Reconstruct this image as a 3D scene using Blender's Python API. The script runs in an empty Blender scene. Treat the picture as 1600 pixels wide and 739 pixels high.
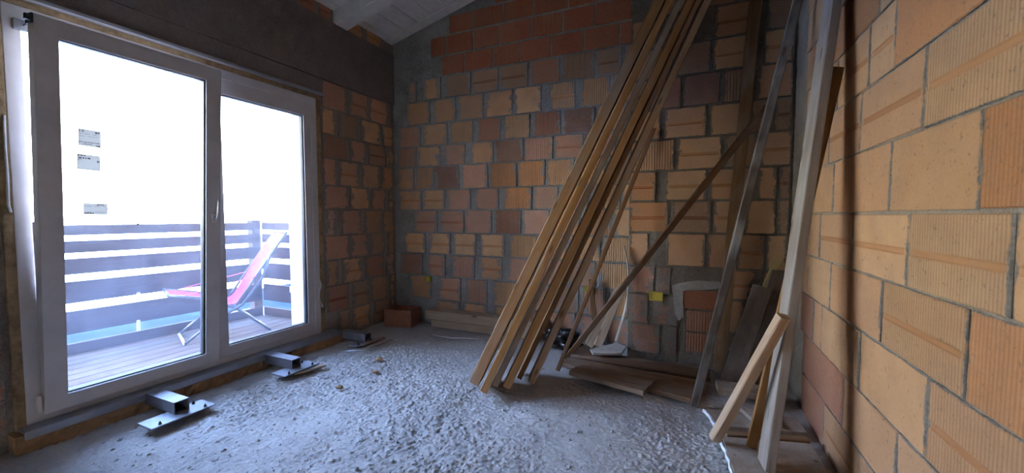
import bpy, bmesh, math, random
import numpy as np
from mathutils import Vector, Matrix
sc = bpy.context.scene
C = sc.collection
rng = random.Random(7)

# ------------------------------------------------------------------ camera, sky, exposure
F, YAW, PITCH, H = 626.0, math.radians(24.1), math.radians(-2.95), 1.25
cam = bpy.data.cameras.new('camera')
cam.sensor_width = 36.0
cam.lens = 36.0 * F / 1600.0
cam.clip_start = 0.05
cam.clip_end = 300
camo = bpy.data.objects.new('camera', cam)
C.objects.link(camo)
camo.location = (0, 0, H)
camo.rotation_euler = (math.pi / 2 + PITCH, 0, YAW)
sc.camera = camo

w = bpy.data.worlds.new('overcast_sky')
sc.world = w
w.use_nodes = True
bg = w.node_tree.nodes['Background']
wt = w.node_tree
tc = wt.nodes.new('ShaderNodeTexCoord'); sp = wt.nodes.new('ShaderNodeSeparateXYZ')
mr = wt.nodes.new('ShaderNodeMapRange'); mr.interpolation_type = 'SMOOTHSTEP'
mr.inputs[1].default_value = 0.02; mr.inputs[2].default_value = 0.55
gm = wt.nodes.new('ShaderNodeMix'); gm.data_type = 'RGBA'
gm.inputs[6].default_value = (1.0, 0.97, 0.80, 1)        # bright haze at the horizon
gm.inputs[7].default_value = (0.55, 0.86, 1.70, 1)       # blue overhead
wt.links.new(tc.outputs['Generated'], sp.inputs[0]); wt.links.new(sp.outputs[2], mr.inputs[0])
wt.links.new(mr.outputs[0], gm.inputs[0]); wt.links.new(gm.outputs[2], bg.inputs[0])
bg.inputs[1].default_value = 34.0

sc.view_settings.view_transform = 'Standard'
sc.view_settings.look = 'None'
sc.view_settings.gamma = 1.0
sc.view_settings.use_curve_mapping = False
sc.view_settings.exposure = 0.0

# ------------------------------------------------------------------ helpers: where a sight line meets a plane of the room
_f = np.array([-math.sin(YAW) * math.cos(PITCH), math.cos(YAW) * math.cos(PITCH), math.sin(PITCH)])
_r = np.array([math.cos(YAW), math.sin(YAW), 0.0])
_u = np.cross(_r, _f)
def ray(u, v):
    return _f + (u - 800) / F * _r + (369.5 - v) / F * _u
def onz(u, v, z=0.0):
    d = ray(u, v); return Vector(np.array([0, 0, H]) + (z - H) / d[2] * d)
def onx(u, v, X):
    d = ray(u, v); return Vector(np.array([0, 0, H]) + X / d[0] * d)
def ony(u, v, Y):
    d = ray(u, v); return Vector(np.array([0, 0, H]) + Y / d[1] * d)

# ------------------------------------------------------------------ helpers: materials
def lin(r, g, b):
    f = lambda c: c / 12.92 if c <= 0.04045 else ((c + 0.055) / 1.055) ** 2.4
    return (f(r / 255), f(g / 255), f(b / 255), 1)

class NT:
    def __init__(s, name):
        s.m = bpy.data.materials.new(name); s.m.use_nodes = True
        s.t = s.m.node_tree; s.t.nodes.clear()
        s.out = s.n('ShaderNodeOutputMaterial')
        s.b = s.n('ShaderNodeBsdfPrincipled')
        s.l(s.b.outputs[0], s.out.inputs[0])
    def n(s, typ, **kw):
        nd = s.t.nodes.new(typ)
        for k, v in kw.items():
            setattr(nd, k, v)
        return nd
    def l(s, a, b):
        s.t.links.new(a, b)
    def val(s, nd, i, v):
        if hasattr(v, 'is_output') or isinstance(v, bpy.types.NodeSocket):
            s.l(v, nd.inputs[i])
        else:
            nd.inputs[i].default_value = v
    def math(s, op, a, b=0.0, c=None, clamp=False):
        nd = s.n('ShaderNodeMath', operation=op); nd.use_clamp = clamp
        s.val(nd, 0, a); s.val(nd, 1, b)
        if c is not None: s.val(nd, 2, c)
        return nd.outputs[0]
    def noise(s, vec, scale, detail=4, rough=0.6, dist=0.0):
        nd = s.n('ShaderNodeTexNoise')
        if vec is not None: s.l(vec, nd.inputs['Vector'])
        nd.inputs['Scale'].default_value = scale
        nd.inputs['Detail'].default_value = detail
        nd.inputs['Roughness'].default_value = rough
        nd.inputs['Distortion'].default_value = dist
        return nd.outputs[0]
    def ramp(s, x, lo, hi, a=0.0, b=1.0):
        nd = s.n('ShaderNodeMapRange')
        s.val(nd, 0, x); nd.inputs[1].default_value = lo; nd.inputs[2].default_value = hi
        nd.inputs[3].default_value = a; nd.inputs[4].default_value = b
        return nd.outputs[0]
    def mix(s, fac, a, b, mode='MIX'):
        nd = s.n('ShaderNodeMix', data_type='RGBA', blend_type=mode)
        nd.inputs[0].default_value = 1.0
        s.val(nd, 0, fac); s.val(nd, 6, a); s.val(nd, 7, b)
        return nd.outputs[2]
    def pos(s):
        return s.n('ShaderNodeNewGeometry').outputs['Position']
    def objco(s, scale=(1, 1, 1)):
        tc = s.n('ShaderNodeTexCoord').outputs['Object']
        mp = s.n('ShaderNodeMapping'); s.l(tc, mp.inputs[0]); mp.inputs['Scale'].default_value = scale
        rnd = s.n('ShaderNodeObjectInfo').outputs['Random']
        k = s.math('MULTIPLY', rnd, 37.0)
        cx = s.n('ShaderNodeCombineXYZ')
        for i in range(3): s.l(k, cx.inputs[i])
        s.l(cx.outputs[0], mp.inputs['Location'])
        return mp.outputs[0]
    def attr(s, name):
        nd = s.n('ShaderNodeAttribute', attribute_type='OBJECT'); nd.attribute_name = name
        return nd.outputs['Fac']
    def objcol(s):
        return s.n('ShaderNodeObjectInfo').outputs['Color']
    def bump(s, h, strength, dist):
        nd = s.n('ShaderNodeBump'); nd.inputs['Strength'].default_value = strength
        nd.inputs['Distance'].default_value = dist
        s.l(h, nd.inputs['Height']); s.l(nd.outputs[0], s.b.inputs['Normal'])
    def fin(s, col=None, rough=0.8, metal=0.0, spec=0.3):
        if col is not None: s.val(s.b, 'Base Color', col)
        s.val(s.b, 'Roughness', rough); s.b.inputs['Metallic'].default_value = metal
        s.b.inputs['Specular IOR Level'].default_value = spec
        return s.m

MORTAR = (0.20, 0.19, 0.175, 1)
def mk_mortar(name, col=MORTAR, dark=0.6, bumpd=0.012):
    t = NT(name); p = t.pos()
    n1 = t.noise(p, 3.5, 5); n2 = t.noise(p, 45, 5, 0.7)
    d = (col[0] * dark, col[1] * dark, col[2] * dark * 0.95, 1)
    c = t.mix(t.ramp(n1, 0.35, 0.65), d, col)
    c = t.mix(t.ramp(n2, 0.3, 0.75, 0, 0.55), c, (col[0] * 1.5, col[1] * 1.5, col[2] * 1.5, 1))
    t.bump(t.math('ADD', n2, t.noise(p, 160, 3)), 0.8, bumpd)
    return t.fin(c, 0.95, spec=0.1)

def mk_brick():
    t = NT('fired_clay'); p = t.pos()
    uv = t.n('ShaderNodeUVMap').outputs[0]
    sx = t.n('ShaderNodeSeparateXYZ'); t.l(uv, sx.inputs[0])
    u, v = sx.outputs[0], sx.outputs[1]
    bw, bh = t.attr('bw'), t.attr('bh')
    ed = t.math('MINIMUM', t.math('MINIMUM', u, t.math('SUBTRACT', bw, u)), t.math('MULTIPLY', t.math('MINIMUM', v, t.math('SUBTRACT', bh, v)), 4.0))
    base = t.objcol()
    n1 = t.noise(p, 7, 4); n2 = t.noise(p, 90, 4, 0.7); n3 = t.noise(p, 14, 4, 0.7, 0.5)
    c = t.mix(t.ramp(n1, 0.3, 0.75, 0, 0.45), base, (0.30, 0.155, 0.085, 1))
    c = t.mix(t.ramp(n2, 0.3, 0.8, 0.0, 0.32), c, (0.55, 0.36, 0.22, 1))
    c = t.mix(t.ramp(t.noise(p, 55, 2), 0.62, 0.72, 0, 0.45), c, (0.12, 0.09, 0.07, 1))
    wash = t.ramp(t.noise(p, 5, 5, 0.65, 0.3), 0.42, 0.72, 0, 0.5)
    c = t.mix(t.math('MULTIPLY', wash, t.math('MINIMUM', t.attr('smear'), 1.0)), c, (0.29, 0.25, 0.225, 1))
    # the smoother darker stripe half way up, printed by the extruder
    bandc = t.math('ABSOLUTE', t.math('SUBTRACT', t.math('DIVIDE', v, bh), 0.47))
    inset = t.ramp(t.math('MINIMUM', u, t.math('SUBTRACT', bw, u)), 0.015, 0.03)
    bandm = t.math('MULTIPLY', t.math('MULTIPLY', t.ramp(bandc, 0.045, 0.06, 1, 0), inset), t.attr('band'))
    c = t.mix(t.math('MULTIPLY', bandm, 0.75), c, t.mix(1.0, base, (0.78, 0.62, 0.50, 1), 'MULTIPLY'))
    # ribs
    rib = t.math('SINE', t.math('DIVIDE', t.math('MULTIPLY', u, 2 * math.pi), t.attr('ribp')))
    ribm = t.math('MULTIPLY', t.attr('ribs'), t.math('SUBTRACT', 1.0, bandm))
    c = t.mix(t.math('MULTIPLY', t.math('MULTIPLY', t.ramp(rib, -0.9, 0.2, 1, 0), ribm), 0.38), c, (0.22, 0.11, 0.06, 1))
    # mortar wiped over the edges
    thr = t.math('MULTIPLY', t.ramp(n3, 0.30, 0.72, -0.02, 0.11), t.attr('smear'))
    sm = t.ramp(t.math('SUBTRACT', thr, ed), -0.004, 0.004, 0, 1)
    mc = t.mix(t.ramp(n2, 0.3, 0.7), (0.17, 0.163, 0.15, 1), (0.34, 0.33, 0.31, 1))
    mc = t.mix(t.attr('brown'), mc, t.mix(t.ramp(n2, 0.3, 0.7), (0.10, 0.085, 0.068, 1), (0.20, 0.175, 0.145, 1)))
    c = t.mix(t.math('MULTIPLY', sm, 0.93), c, mc)
    # pale dust low on the wall
    h = t.math('ADD', t.math('MULTIPLY', rib, t.math('MULTIPLY', ribm, 0.55)), t.math('ADD', t.math('MULTIPLY', n2, 0.8), t.math('MULTIPLY', sm, 0.9)))
    h = t.math('SUBTRACT', h, t.math('MULTIPLY', bandm, 0.5))
    t.bump(h, 0.7, 0.004)
    return t.fin(c, 0.9, spec=0.15)

def mk_wood(name='sawn_wood'):
    t = NT(name)
    co = t.objco((14, 14, 1.1)); co2 = t.objco((70, 70, 2.2)); co3 = t.objco((3, 3, 1.4))
    base = t.objcol()
    g1 = t.noise(co, 1.0, 5, 0.6, 1.2); g2 = t.noise(co2, 1.0, 4, 0.7); g3 = t.noise(co3, 2.0, 3)
    c = t.mix(t.ramp(g1, 0.35, 0.7, 0, 0.55), base, t.mix(1.0, base, (0.55, 0.42, 0.32, 1), 'MULTIPLY'))
    c = t.mix(t.ramp(g2, 0.45, 0.75, 0, 0.5), c, t.mix(1.0, base, (0.48, 0.40, 0.34, 1), 'MULTIPLY'))
    c = t.mix(t.math('MULTIPLY', t.ramp(g3, 0.45, 0.7, 0, 0.6), t.attr('dust')), c, (0.38, 0.36, 0.33, 1))
    vo = t.n('ShaderNodeTexVoronoi'); t.l(t.objco((9, 9, 2.6)), vo.inputs['Vector']); vo.inputs['Scale'].default_value = 1.0
    c = t.mix(t.ramp(vo.outputs['Distance'], 0.06, 0.13, 0.75, 0), c, (0.10, 0.05, 0.025, 1))
    t.bump(t.math('ADD', g1, g2), 0.5, 0.004)
    return t.fin(c, 0.8, spec=0.2)

def mk_plain(name, col, rough=0.6, metal=0.0, nscale=30, var=0.25, bumpd=0.002, spec=0.4):
    t = NT(name); p = t.objco()
    n = t.noise(p, nscale, 4, 0.65); n2 = t.noise(p, nscale * 0.15, 3)
    d = (col[0] * (1 - var), col[1] * (1 - var), col[2] * (1 - var), 1)
    b = (min(1, col[0] * (1 + var)), min(1, col[1] * (1 + var)), min(1, col[2] * (1 + var)), 1)
    c = t.mix(t.ramp(t.math('MULTIPLY', t.math('ADD', n, n2), 0.5), 0.35, 0.65), d, b)
    if bumpd: t.bump(n, 0.5, bumpd)
    return t.fin(c, rough, metal, spec)

def mk_floor():
    t = NT('dusty_rubble_screed'); p = t.pos()
    n1 = t.noise(p, 1.6, 4); n2 = t.noise(p, 70, 5, 0.75); n3 = t.noise(p, 9, 4, 0.7)
    c = t.mix(t.ramp(n1, 0.3, 0.7), (0.42, 0.39, 0.355, 1), (0.55, 0.52, 0.48, 1))
    c = t.mix(t.ramp(n2, 0.35, 0.75, 0, 0.6), c, (0.30, 0.275, 0.25, 1))
    c = t.mix(t.ramp(n3, 0.60, 0.78, 0, 0.6), c, (0.70, 0.68, 0.65, 1))
    c = t.mix(t.ramp(t.noise(p, 33, 3), 0.68, 0.74, 0, 0.5), c, (0.30, 0.17, 0.10, 1))
    t.bump(t.math('ADD', n2, t.noise(p, 220, 3)), 0.8, 0.006)
    return t.fin(c, 0.95, spec=0.1)

def mk_glass(name, dust):
    t = NT(name); p = t.pos()
    t.t.nodes.remove(t.b)
    tr = t.n('ShaderNodeBsdfTransparent'); tr.inputs[0].default_value = (0.95, 0.97, 0.97, 1)
    gl = t.n('ShaderNodeBsdfGlossy'); gl.inputs['Roughness'].default_value = 0.02
    fr = t.n('ShaderNodeFresnel'); fr.inputs['IOR'].default_value = 1.45
    m1 = t.n('ShaderNodeMixShader'); t.l(fr.outputs[0], m1.inputs[0]); t.l(tr.outputs[0], m1.inputs[1]); t.l(gl.outputs[0], m1.inputs[2])
    du = t.n('ShaderNodeBsdfTranslucent'); du.inputs[0].default_value = (0.62, 0.74, 1.0, 1)  # dust film, tinted blue so it also stands in for veiling glare
    n = t.noise(p, 2.2, 4, 0.6, 0.6); n2 = t.noise(p, 26, 4, 0.7)
    k = t.math('MULTIPLY', t.ramp(n, 0.3, 0.75, 0.45, 1.3), t.ramp(n2, 0.3, 0.8, 0.8, 1.15))
    k = t.math('MULTIPLY', k, dust)
    m2 = t.n('ShaderNodeMixShader'); t.l(k, m2.inputs[0]); t.l(m1.outputs[0], m2.inputs[1]); t.l(du.outputs[0], m2.inputs[2])
    t.l(m2.outputs[0], t.out.inputs[0])
    return t.m

M = {}
M['mortar'] = mk_mortar('grey_mortar', (0.30, 0.29, 0.27, 1), 0.5)
M['mortar_brown'] = mk_mortar('brown_mortar', (0.27, 0.225, 0.19, 1), 0.6)
M['mortar_dark'] = mk_mortar('dark_brown_mortar', (0.17, 0.14, 0.11, 1), 0.6)
M['mortar_tan'] = mk_mortar('tan_mortar', (0.34, 0.28, 0.215, 1), 0.6)
M['plaster'] = mk_mortar('pale_patch_plaster', (0.34, 0.31, 0.27, 1), 0.75)
M['concrete_dark'] = mk_mortar('dark_coated_concrete', (0.175, 0.145, 0.135, 1), 0.75, 0.006)
M['brick'] = mk_brick()
M['wood'] = mk_wood()
M['floor'] = mk_floor()
M['stone'] = mk_mortar('loose_stone', (0.44, 0.41, 0.375, 1), 0.7)
M['white_paint'] = mk_plain('whitewashed_wood', (0.62, 0.61, 0.59, 1), 0.8, nscale=14, var=0.14)
M['pvc'] = mk_plain('dusty_white_plastic', (0.50, 0.475, 0.475, 1), 0.42, nscale=6, var=0.12, bumpd=0)
M['pvc_dark'] = mk_plain('grey_plastic', (0.25, 0.25, 0.27, 1), 0.4, nscale=8, var=0.15, bumpd=0)
M['gasket'] = mk_plain('black_rubber', (0.018, 0.018, 0.02, 1), 0.5, bumpd=0)
M['steel'] = mk_plain('dusty_steel', (0.21, 0.21, 0.23, 1), 0.5, 0.3, nscale=18, var=0.3)
M['alu'] = mk_plain('silver_metal', (0.60, 0.60, 0.62, 1), 0.3, 0.9, bumpd=0)
M['sillmetal'] = mk_plain('grey_metal_sheet', (0.30, 0.31, 0.34, 1), 0.35, 0.6, nscale=9, var=0.2, bumpd=0)
M['foam'] = mk_plain('yellow_brown_foam', (0.27, 0.185, 0.10, 1), 0.95, nscale=24, var=0.5, bumpd=0.02)
M['foam_brown'] = mk_plain('brown_rough_board', (0.30, 0.175, 0.085, 1), 0.95, nscale=16, var=0.45, bumpd=0.015)
tp = NT('translucent_label'); tp.t.nodes.remove(tp.b)
d1 = tp.n('ShaderNodeBsdfDiffuse'); d1.inputs[0].default_value = (0.6, 0.6, 0.58, 1)
d2 = tp.n('ShaderNodeBsdfTranslucent'); d2.inputs[0].default_value = (0.60, 0.58, 0.55, 1)
mx = tp.n('ShaderNodeMixShader'); mx.inputs[0].default_value = 0.46
tp.l(d1.outputs[0], mx.inputs[1]); tp.l(d2.outputs[0], mx.inputs[2]); tp.l(mx.outputs[0], tp.out.inputs[0])
M['paper'] = tp.m
M['ink'] = mk_plain('grey_ink', (0.05, 0.05, 0.055, 1), 0.8, bumpd=0, var=0.1)
M['green'] = mk_plain('green_mark', (0.04, 0.16, 0.03, 1), 0.8, bumpd=0)
M['pink'] = mk_plain('pink_sling_fabric', (0.72, 0.05, 0.24, 1), 0.7, nscale=80, var=0.12)
M['tube'] = mk_plain('grey_tube', (0.06, 0.065, 0.08, 1), 0.35, 0.4, bumpd=0)
M['render'] = mk_plain('pale_render', (0.42, 0.50, 0.46, 1), 0.9, nscale=60, var=0.06)
M['snow'] = mk_plain('bright_ground', (0.62, 0.63, 0.62, 1), 0.95, nscale=1.2, var=0.25)
M['gravel'] = mk_plain('dark_gravel', (0.010, 0.015, 0.020, 1), 1.0, nscale=1.5, var=0.5, spec=0.0)  # near ground, far darker than the field beyond
M['bag'] = mk_plain('black_plastic_film', (0.012, 0.013, 0.016, 1), 0.28, nscale=12, var=0.4, bumpd=0.01)
M['yellow'] = mk_plain('yellow_plastic', (0.42, 0.32, 0.04, 1), 0.6, bumpd=0)
M['white'] = mk_plain('white_film', (0.62, 0.63, 0.65, 1), 0.6, bumpd=0)
M['card'] = mk_plain('pale_plaster_board', (0.44, 0.41, 0.36, 1), 0.9, nscale=20, var=0.2)
M['styro'] = mk_plain('white_foam_edge', (0.72, 0.75, 0.80, 1), 0.9, nscale=60, var=0.12, bumpd=0.004)
M['glass'] = mk_glass('dusty_glare_glass', 0.030)
M['pale_wall'] = mk_plain('pale_bounce_wall', (0.66, 0.63, 0.58, 1), 0.9, nscale=5, var=0.08)  # unseen surfaces made pale to bounce light onto the back wall
M['screen'] = mk_plain('dark_inside', (0.03, 0.028, 0.026, 1), 0.9, bumpd=0)

# ------------------------------------------------------------------ helpers: objects
def link(name, me, mat=None, parent=None, kind=None, color=None, **props):
    o = bpy.data.objects.new(name, me)
    C.objects.link(o)
    if mat is not None and me is not None:
        for m in (mat if isinstance(mat, (list, tuple)) else [mat]):
            me.materials.append(m)
    if parent is not None: o.parent = parent
    if kind: o['kind'] = kind
    if color is not None: o.color = tuple(color)[:3] + (1,)
    for k, v in props.items(): o[k] = v
    return o

def empty(name, loc=(0, 0, 0), parent=None, **props):
    o = bpy.data.objects.new(name, None); C.objects.link(o); o.location = loc
    o.empty_display_size = 0.1
    if parent is not None: o.parent = parent
    for k, v in props.items(): o[k] = v
    return o

def bm_mesh(bm, name, smooth=False):
    me = bpy.data.meshes.new(name); bm.normal_update(); bm.to_mesh(me); bm.free()
    if smooth:
        for p in me.polygons: p.use_smooth = True
    return me

def add_box(bm, x0, x1, y0, y1, z0, z1, bev=0.0, mi=0):
    vs = [bm.verts.new((x, y, z)) for x in (x0, x1) for y in (y0, y1) for z in (z0, z1)]
    idx = [(0, 1, 3, 2), (4, 6, 7, 5), (0, 4, 5, 1), (2, 3, 7, 6), (0, 2, 6, 4), (1, 5, 7, 3)]
    fs = [bm.faces.new([vs[i] for i in f]) for f in idx]
    for f in fs: f.material_index = mi
    if bev > 0:
        es = set(e for f in fs for e in f.edges)
        r = bmesh.ops.bevel(bm, geom=list(es), offset=bev, segments=1, affect='EDGES', profile=0.5)
        for f in r['faces']: f.material_index = mi
    return fs

def box(name, x0, x1, y0, y1, z0, z1, mat, parent=None, bev=0.0, **kw):
    bm = bmesh.new(); add_box(bm, x0, x1, y0, y1, z0, z1, bev)
    return link(name, bm_mesh(bm, name), mat, parent, **kw)

def tube_mesh(name, pts, rad, sides=8, smooth=True, flat=None):
    """a round bar along pts; flat=(rx, ry) squashes it"""
    pts = [Vector(p) for p in pts]
    bm = bmesh.new(); rings = []
    up = Vector((0, 0, 1))
    prev = None
    for i, p in enumerate(pts):
        a = pts[min(i + 1, len(pts) - 1)] - pts[max(i - 1, 0)]
        a.normalize()
        s = a.cross(up) if abs(a.z) < 0.97 else a.cross(Vector((1, 0, 0)))
        s.normalize()
        if prev is not None and s.dot(prev) < 0: s = -s
        prev = s
        t = s.cross(a).normalized()
        rx, ry = flat if flat else (rad, rad)
        rings.append([bm.verts.new(p + s * rx * math.cos(2 * math.pi * k / sides) + t * ry * math.sin(2 * math.pi * k / sides)) for k in range(sides)])
    for a, b in zip(rings, rings[1:]):
        for k in range(sides):
            bm.faces.new((a[k], a[(k + 1) % sides], b[(k + 1) % sides], b[k]))
    bm.faces.new(rings[0][::-1]); bm.faces.new(rings[-1])
    bmesh.ops.recalc_face_normals(bm, faces=bm.faces[:])
    return bm_mesh(bm, name, smooth)

BR = {'buff': (0.51, 0.295, 0.145), 'tan': (0.44, 0.242, 0.122), 'orange': (0.44, 0.19, 0.072), 'pink': (0.41, 0.215, 0.145),
      'red': (0.26, 0.105, 0.065), 'dark': (0.145, 0.07, 0.052), 'brown': (0.25, 0.155, 0.10), 'hollow': (0.225, 0.052, 0.023)}

def brick(parent, origin, ux, n, u0, u1, z0, z1, kind='tan', ribs=0, band=0, smear=0.3, proud=0.0, depth=0.05):
    """one block: face spans u0..u1 along ux and z0..z1 up, its face stands proud along n"""
    W, Hh = u1 - u0, z1 - z0
    ux = Vector(ux); n = Vector(n); origin = Vector(origin)
    j = lambda a=0.004: rng.uniform(-a, a)
    ch = 0.004
    P = lambda u, v, d: Vector((u, v, d))
    # outer ring at the chamfer foot, inner ring on the face, a groove across when banded
    co = [(0 + j(), 0 + j()), (W + j(), 0 + j()), (W + j(), Hh + j()), (0 + j(), Hh + j())]
    verts, faces, uvs = [], [], []
    back = [P(x, y, -depth) for x, y in co]
    rim = [P(x, y, -ch) for x, y in co]
    cx = [(x + (ch if x < W / 2 else -ch), y + (ch if y < Hh / 2 else -ch)) for x, y in co]
    face = [P(x, y, j(0.0015)) for x, y in cx]
    verts = back + rim + face
    for a, b in ((0, 4), (4, 8)):
        for k in range(4):
            faces.append((a + k, a + (k + 1) % 4, b + (k + 1) % 4, b + k))
    if band:
        g = 0.0025; yb, yt = Hh * 0.425, Hh * 0.515
        i = len(verts)
        lx, rx = cx[0][0], cx[1][0]
        verts += [P(lx, yb, 0), P(rx, yb, 0), P(lx + .006, yb + .004, -g), P(rx - .006, yb + .004, -g),
                  P(lx + .006, yt - .004, -g), P(rx - .006, yt - .004, -g), P(lx, yt, 0), P(rx, yt, 0)]
        faces += [(8, 9, i + 1, i), (i, i + 1, i + 3, i + 2), (i + 2, i + 3, i + 5, i + 4), (i + 4, i + 5, i + 7, i + 6), (i + 6, i + 7, 10, 11),
                  (8, i, i + 2, i + 4, i + 6, 11), (9, 10, i + 7, i + 5, i + 3, i + 1)]
    else:
        faces.append((8, 9, 10, 11))
    me = bpy.data.meshes.new('brick')
    me.from_pydata([tuple(v) for v in verts], [], faces)
    uvl = me.uv_layers.new(name='UVMap')
    for lp in me.loops:
        v = verts[lp.vertex_index]
        uvl.data[lp.index].uv = (v[0], v[1])
    me.materials.append(M['brick'])
    o = bpy.data.objects.new('brick', me); C.objects.link(o)
    z = Vector((0, 0, 1))
    if ux.cross(z).dot(n) < 0:      # keep a right handed frame: mirror along u
        ux = -ux; start = origin + Vector((0, 0, z0)) + (-ux) * u1
    else:
        start = origin + Vector((0, 0, z0)) + ux * u0
    start = start + n * proud
    o.matrix_world = Matrix(((ux.x, z.x, n.x, start.x), (ux.y, z.y, n.y, start.y), (ux.z, z.z, n.z, start.z), (0, 0, 0, 1)))
    if parent is not None:
        o.parent = parent
    c = BR[kind]; f = rng.uniform(0.84, 1.14) * {'wall_right': 1.0, 'chimney_breast': 0.92, 'wall_left': 1.35}.get(parent.name, 1.28); h = rng.uniform(0.95, 1.05)  # per-wall gain brightens the clay in place of missing bounce light
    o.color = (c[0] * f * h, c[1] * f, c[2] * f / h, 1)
    o['bw'] = float(W); o['bh'] = float(Hh); o['ribs'] = float(ribs); o['band'] = float(band); o['smear'] = float(smear)
    o['brown'] = {'wall_right': 0.6, 'chimney_breast': 1.0, 'wall_left': 0.55}.get(parent.name, 0.0)
    o['ribp'] = 0.015 if parent.name == 'wall_right' else 0.021
    return o

def pick(ws):
    r = rng.random() * sum(w_ for _, w_ in ws)
    for k, w_ in ws:
        r -= w_
        if r <= 0: return k
    return ws[-1][0]

def wall_grid(bm, origin, ux, n, u0, u1, z0, z1, step=0.05, amp=0.004):
    ux = Vector(ux); n = Vector(n); origin = Vector(origin)
    nu, nz = max(1, int((u1 - u0) / step)), max(1, int((z1 - z0) / step))
    g = []
    for i in range(nu + 1):
        g.append([bm.verts.new(origin + ux * (u0 + (u1 - u0) * i / nu) + Vector((0, 0, z0 + (z1 - z0) * k / nz)) + n * rng.uniform(-amp, amp)) for k in range(nz + 1)])
    flip = ux.cross(Vector((0, 0, 1))).dot(n) < 0
    for i in range(nu):
        for k in range(nz):
            q = [g[i][k], g[i + 1][k], g[i + 1][k + 1], g[i][k + 1]]
            bm.faces.new(q[::-1] if flip else q)

# ================================================================== ROOM
XL, XR, YB, YP, YF = -3.3, 0.68, 3.89, 3.60, -2.0     # left wall, right wall, back wall, chimney breast, wall behind the viewer
SLOPE, ZC = 0.245, 3.31                                # the roof rises away from the window wall
zc = lambda x: ZC + SLOPE * (x - XL)
REC = 0.010                                            # mortar sits this far behind the brick faces

# ---- floor: a fine relief of dusty rubble near the window, plain behind the viewer
def hash2(ix, iy, s):
    h = (ix.astype(np.int64) * 374761393 + iy.astype(np.int64) * 668265263 + s * 974634777) & 0x7fffffff
    h = (h ^ (h >> 13)) * 1274126177 & 0x7fffffff
    return ((h ^ (h >> 16)) & 0xffff) / 65535.0
def domes(x, y, cell, s, lo, hi, dens=1.0):
    ix, iy = np.floor(x / cell), np.floor(y / cell)
    out = np.zeros_like(x)
    for dx in (-1, 0, 1):
        for dy in (-1, 0, 1):
            cx, cy = ix + dx, iy + dy
            px_, py_ = (cx + hash2(cx, cy, s)) * cell, (cy + hash2(cx, cy, s + 1)) * cell
            r = (lo + (hi - lo) * hash2(cx, cy, s + 2)) * cell
            r = np.where(hash2(cx, cy, s + 3) < dens, r, 1e-6)
            q = 1 - ((x - px_) ** 2 + (y - py_) ** 2) / r ** 2
            out = np.maximum(out, np.sqrt(np.maximum(q, 0)) * r)
    return out
def vnoise(x, y, cell, s):
    fx, fy = x / cell, y / cell
    ix, iy = np.floor(fx), np.floor(fy)
    tx, ty = fx - ix, fy - iy
    tx, ty = tx * tx * (3 - 2 * tx), ty * ty * (3 - 2 * ty)
    a, b = hash2(ix, iy, s), hash2(ix + 1, iy, s)
    c, d = hash2(ix, iy + 1, s), hash2(ix + 1, iy + 1, s)
    return (a * (1 - tx) + b * tx) * (1 - ty) + (c * (1 - tx) + d * tx) * ty - 0.5
def floor_h(x, y):
    rough = np.clip(0.70 + 1.5 * vnoise(x, y, 0.55, 5) + 0.5 * vnoise(x, y, 0.2, 6), 0.18, 1.35)
    h = 0.020 * vnoise(x, y, 0.6, 1) + 0.012 * vnoise(x, y, 0.22, 2) + 0.010 * vnoise(x, y, 0.09, 3)
    h += rough * (0.34 * domes(x, y, 0.030, 11, 0.15, 0.55, 0.35) + 0.45 * domes(x, y, 0.0155, 21, 0.25, 0.6, 0.8))
    h += (0.35 + 0.65 * rough) * (0.006 * vnoise(x, y, 0.0125, 9) + 0.005 * vnoise(x, y, 0.026, 8))
    return h - 0.016
gx = np.linspace(XL - 0.02, XR + 0.02, 660); gy = np.linspace(0.35, YB + 0.02, 590)
X_, Y_ = np.meshgrid(gx, gy)
Z_ = floor_h(X_, Y_)
nv = X_.size
co = np.stack([X_, Y_, Z_], -1).reshape(-1, 3)
extra = np.array([[XL, YF, -0.01], [XR, YF, -0.01], [XR, 0.36, -0.01], [XL, 0.36, -0.01]])
co = np.vstack([co, extra])
nx, ny = len(gx), len(gy)
a = (np.arange(ny - 1)[:, None] * nx + np.arange(nx - 1)[None, :]).reshape(-1)
q = np.stack([a, a + 1, a + nx + 1, a + nx], -1)
q = np.vstack([q, [[nv, nv + 1, nv + 2, nv + 3]]])
me = bpy.data.meshes.new('floor')
me.vertices.add(len(co)); me.vertices.foreach_set('co', co.reshape(-1))
me.loops.add(q.size); me.loops.foreach_set('vertex_index', q.reshape(-1).astype(np.int32))
me.polygons.add(len(q)); me.polygons.foreach_set('loop_start', np.arange(0, q.size, 4, dtype=np.int32))
me.update(calc_edges=True)
me.polygons.foreach_set('use_smooth', np.ones(len(q), dtype=bool))
floor = link('floor', me, M['floor'], kind='structure')

# ---- left (window) wall
WY0, WY1, WZ0, WZ1 = 0.86, 2.78, 0.10, 2.37            # the opening
TH = 0.30
bm = bmesh.new()
xo = XL - TH
add_box(bm, xo, XL - REC, YF, WY0, -0.3, 3.6)
add_box(bm, xo, XL - REC, WY1, YB + 0.3, -0.3, 3.6)
add_box(bm, xo, XL - REC, WY0, WY1, -0.3, 0.0)
add_box(bm, xo, XL - REC, WY0, WY1, WZ1, 3.6)
wall_left = link('wall_left', bm_mesh(bm, 'wall_left'), M['mortar_brown'], kind='structure')
bm = bmesh.new()
wall_grid(bm, (XL + 0.022, 0, 0), (0, 1, 0), (1, 0, 0), YF, YB - 0.012, 2.575, 3.16, 0.06, 0.003)
add_box(bm, XL - REC, XL + 0.017, YF, YB - 0.012, 2.575, 3.158)
link('concrete_beam', bm_mesh(bm, 'concrete_beam'), M['concrete_dark'], wall_left)
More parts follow.
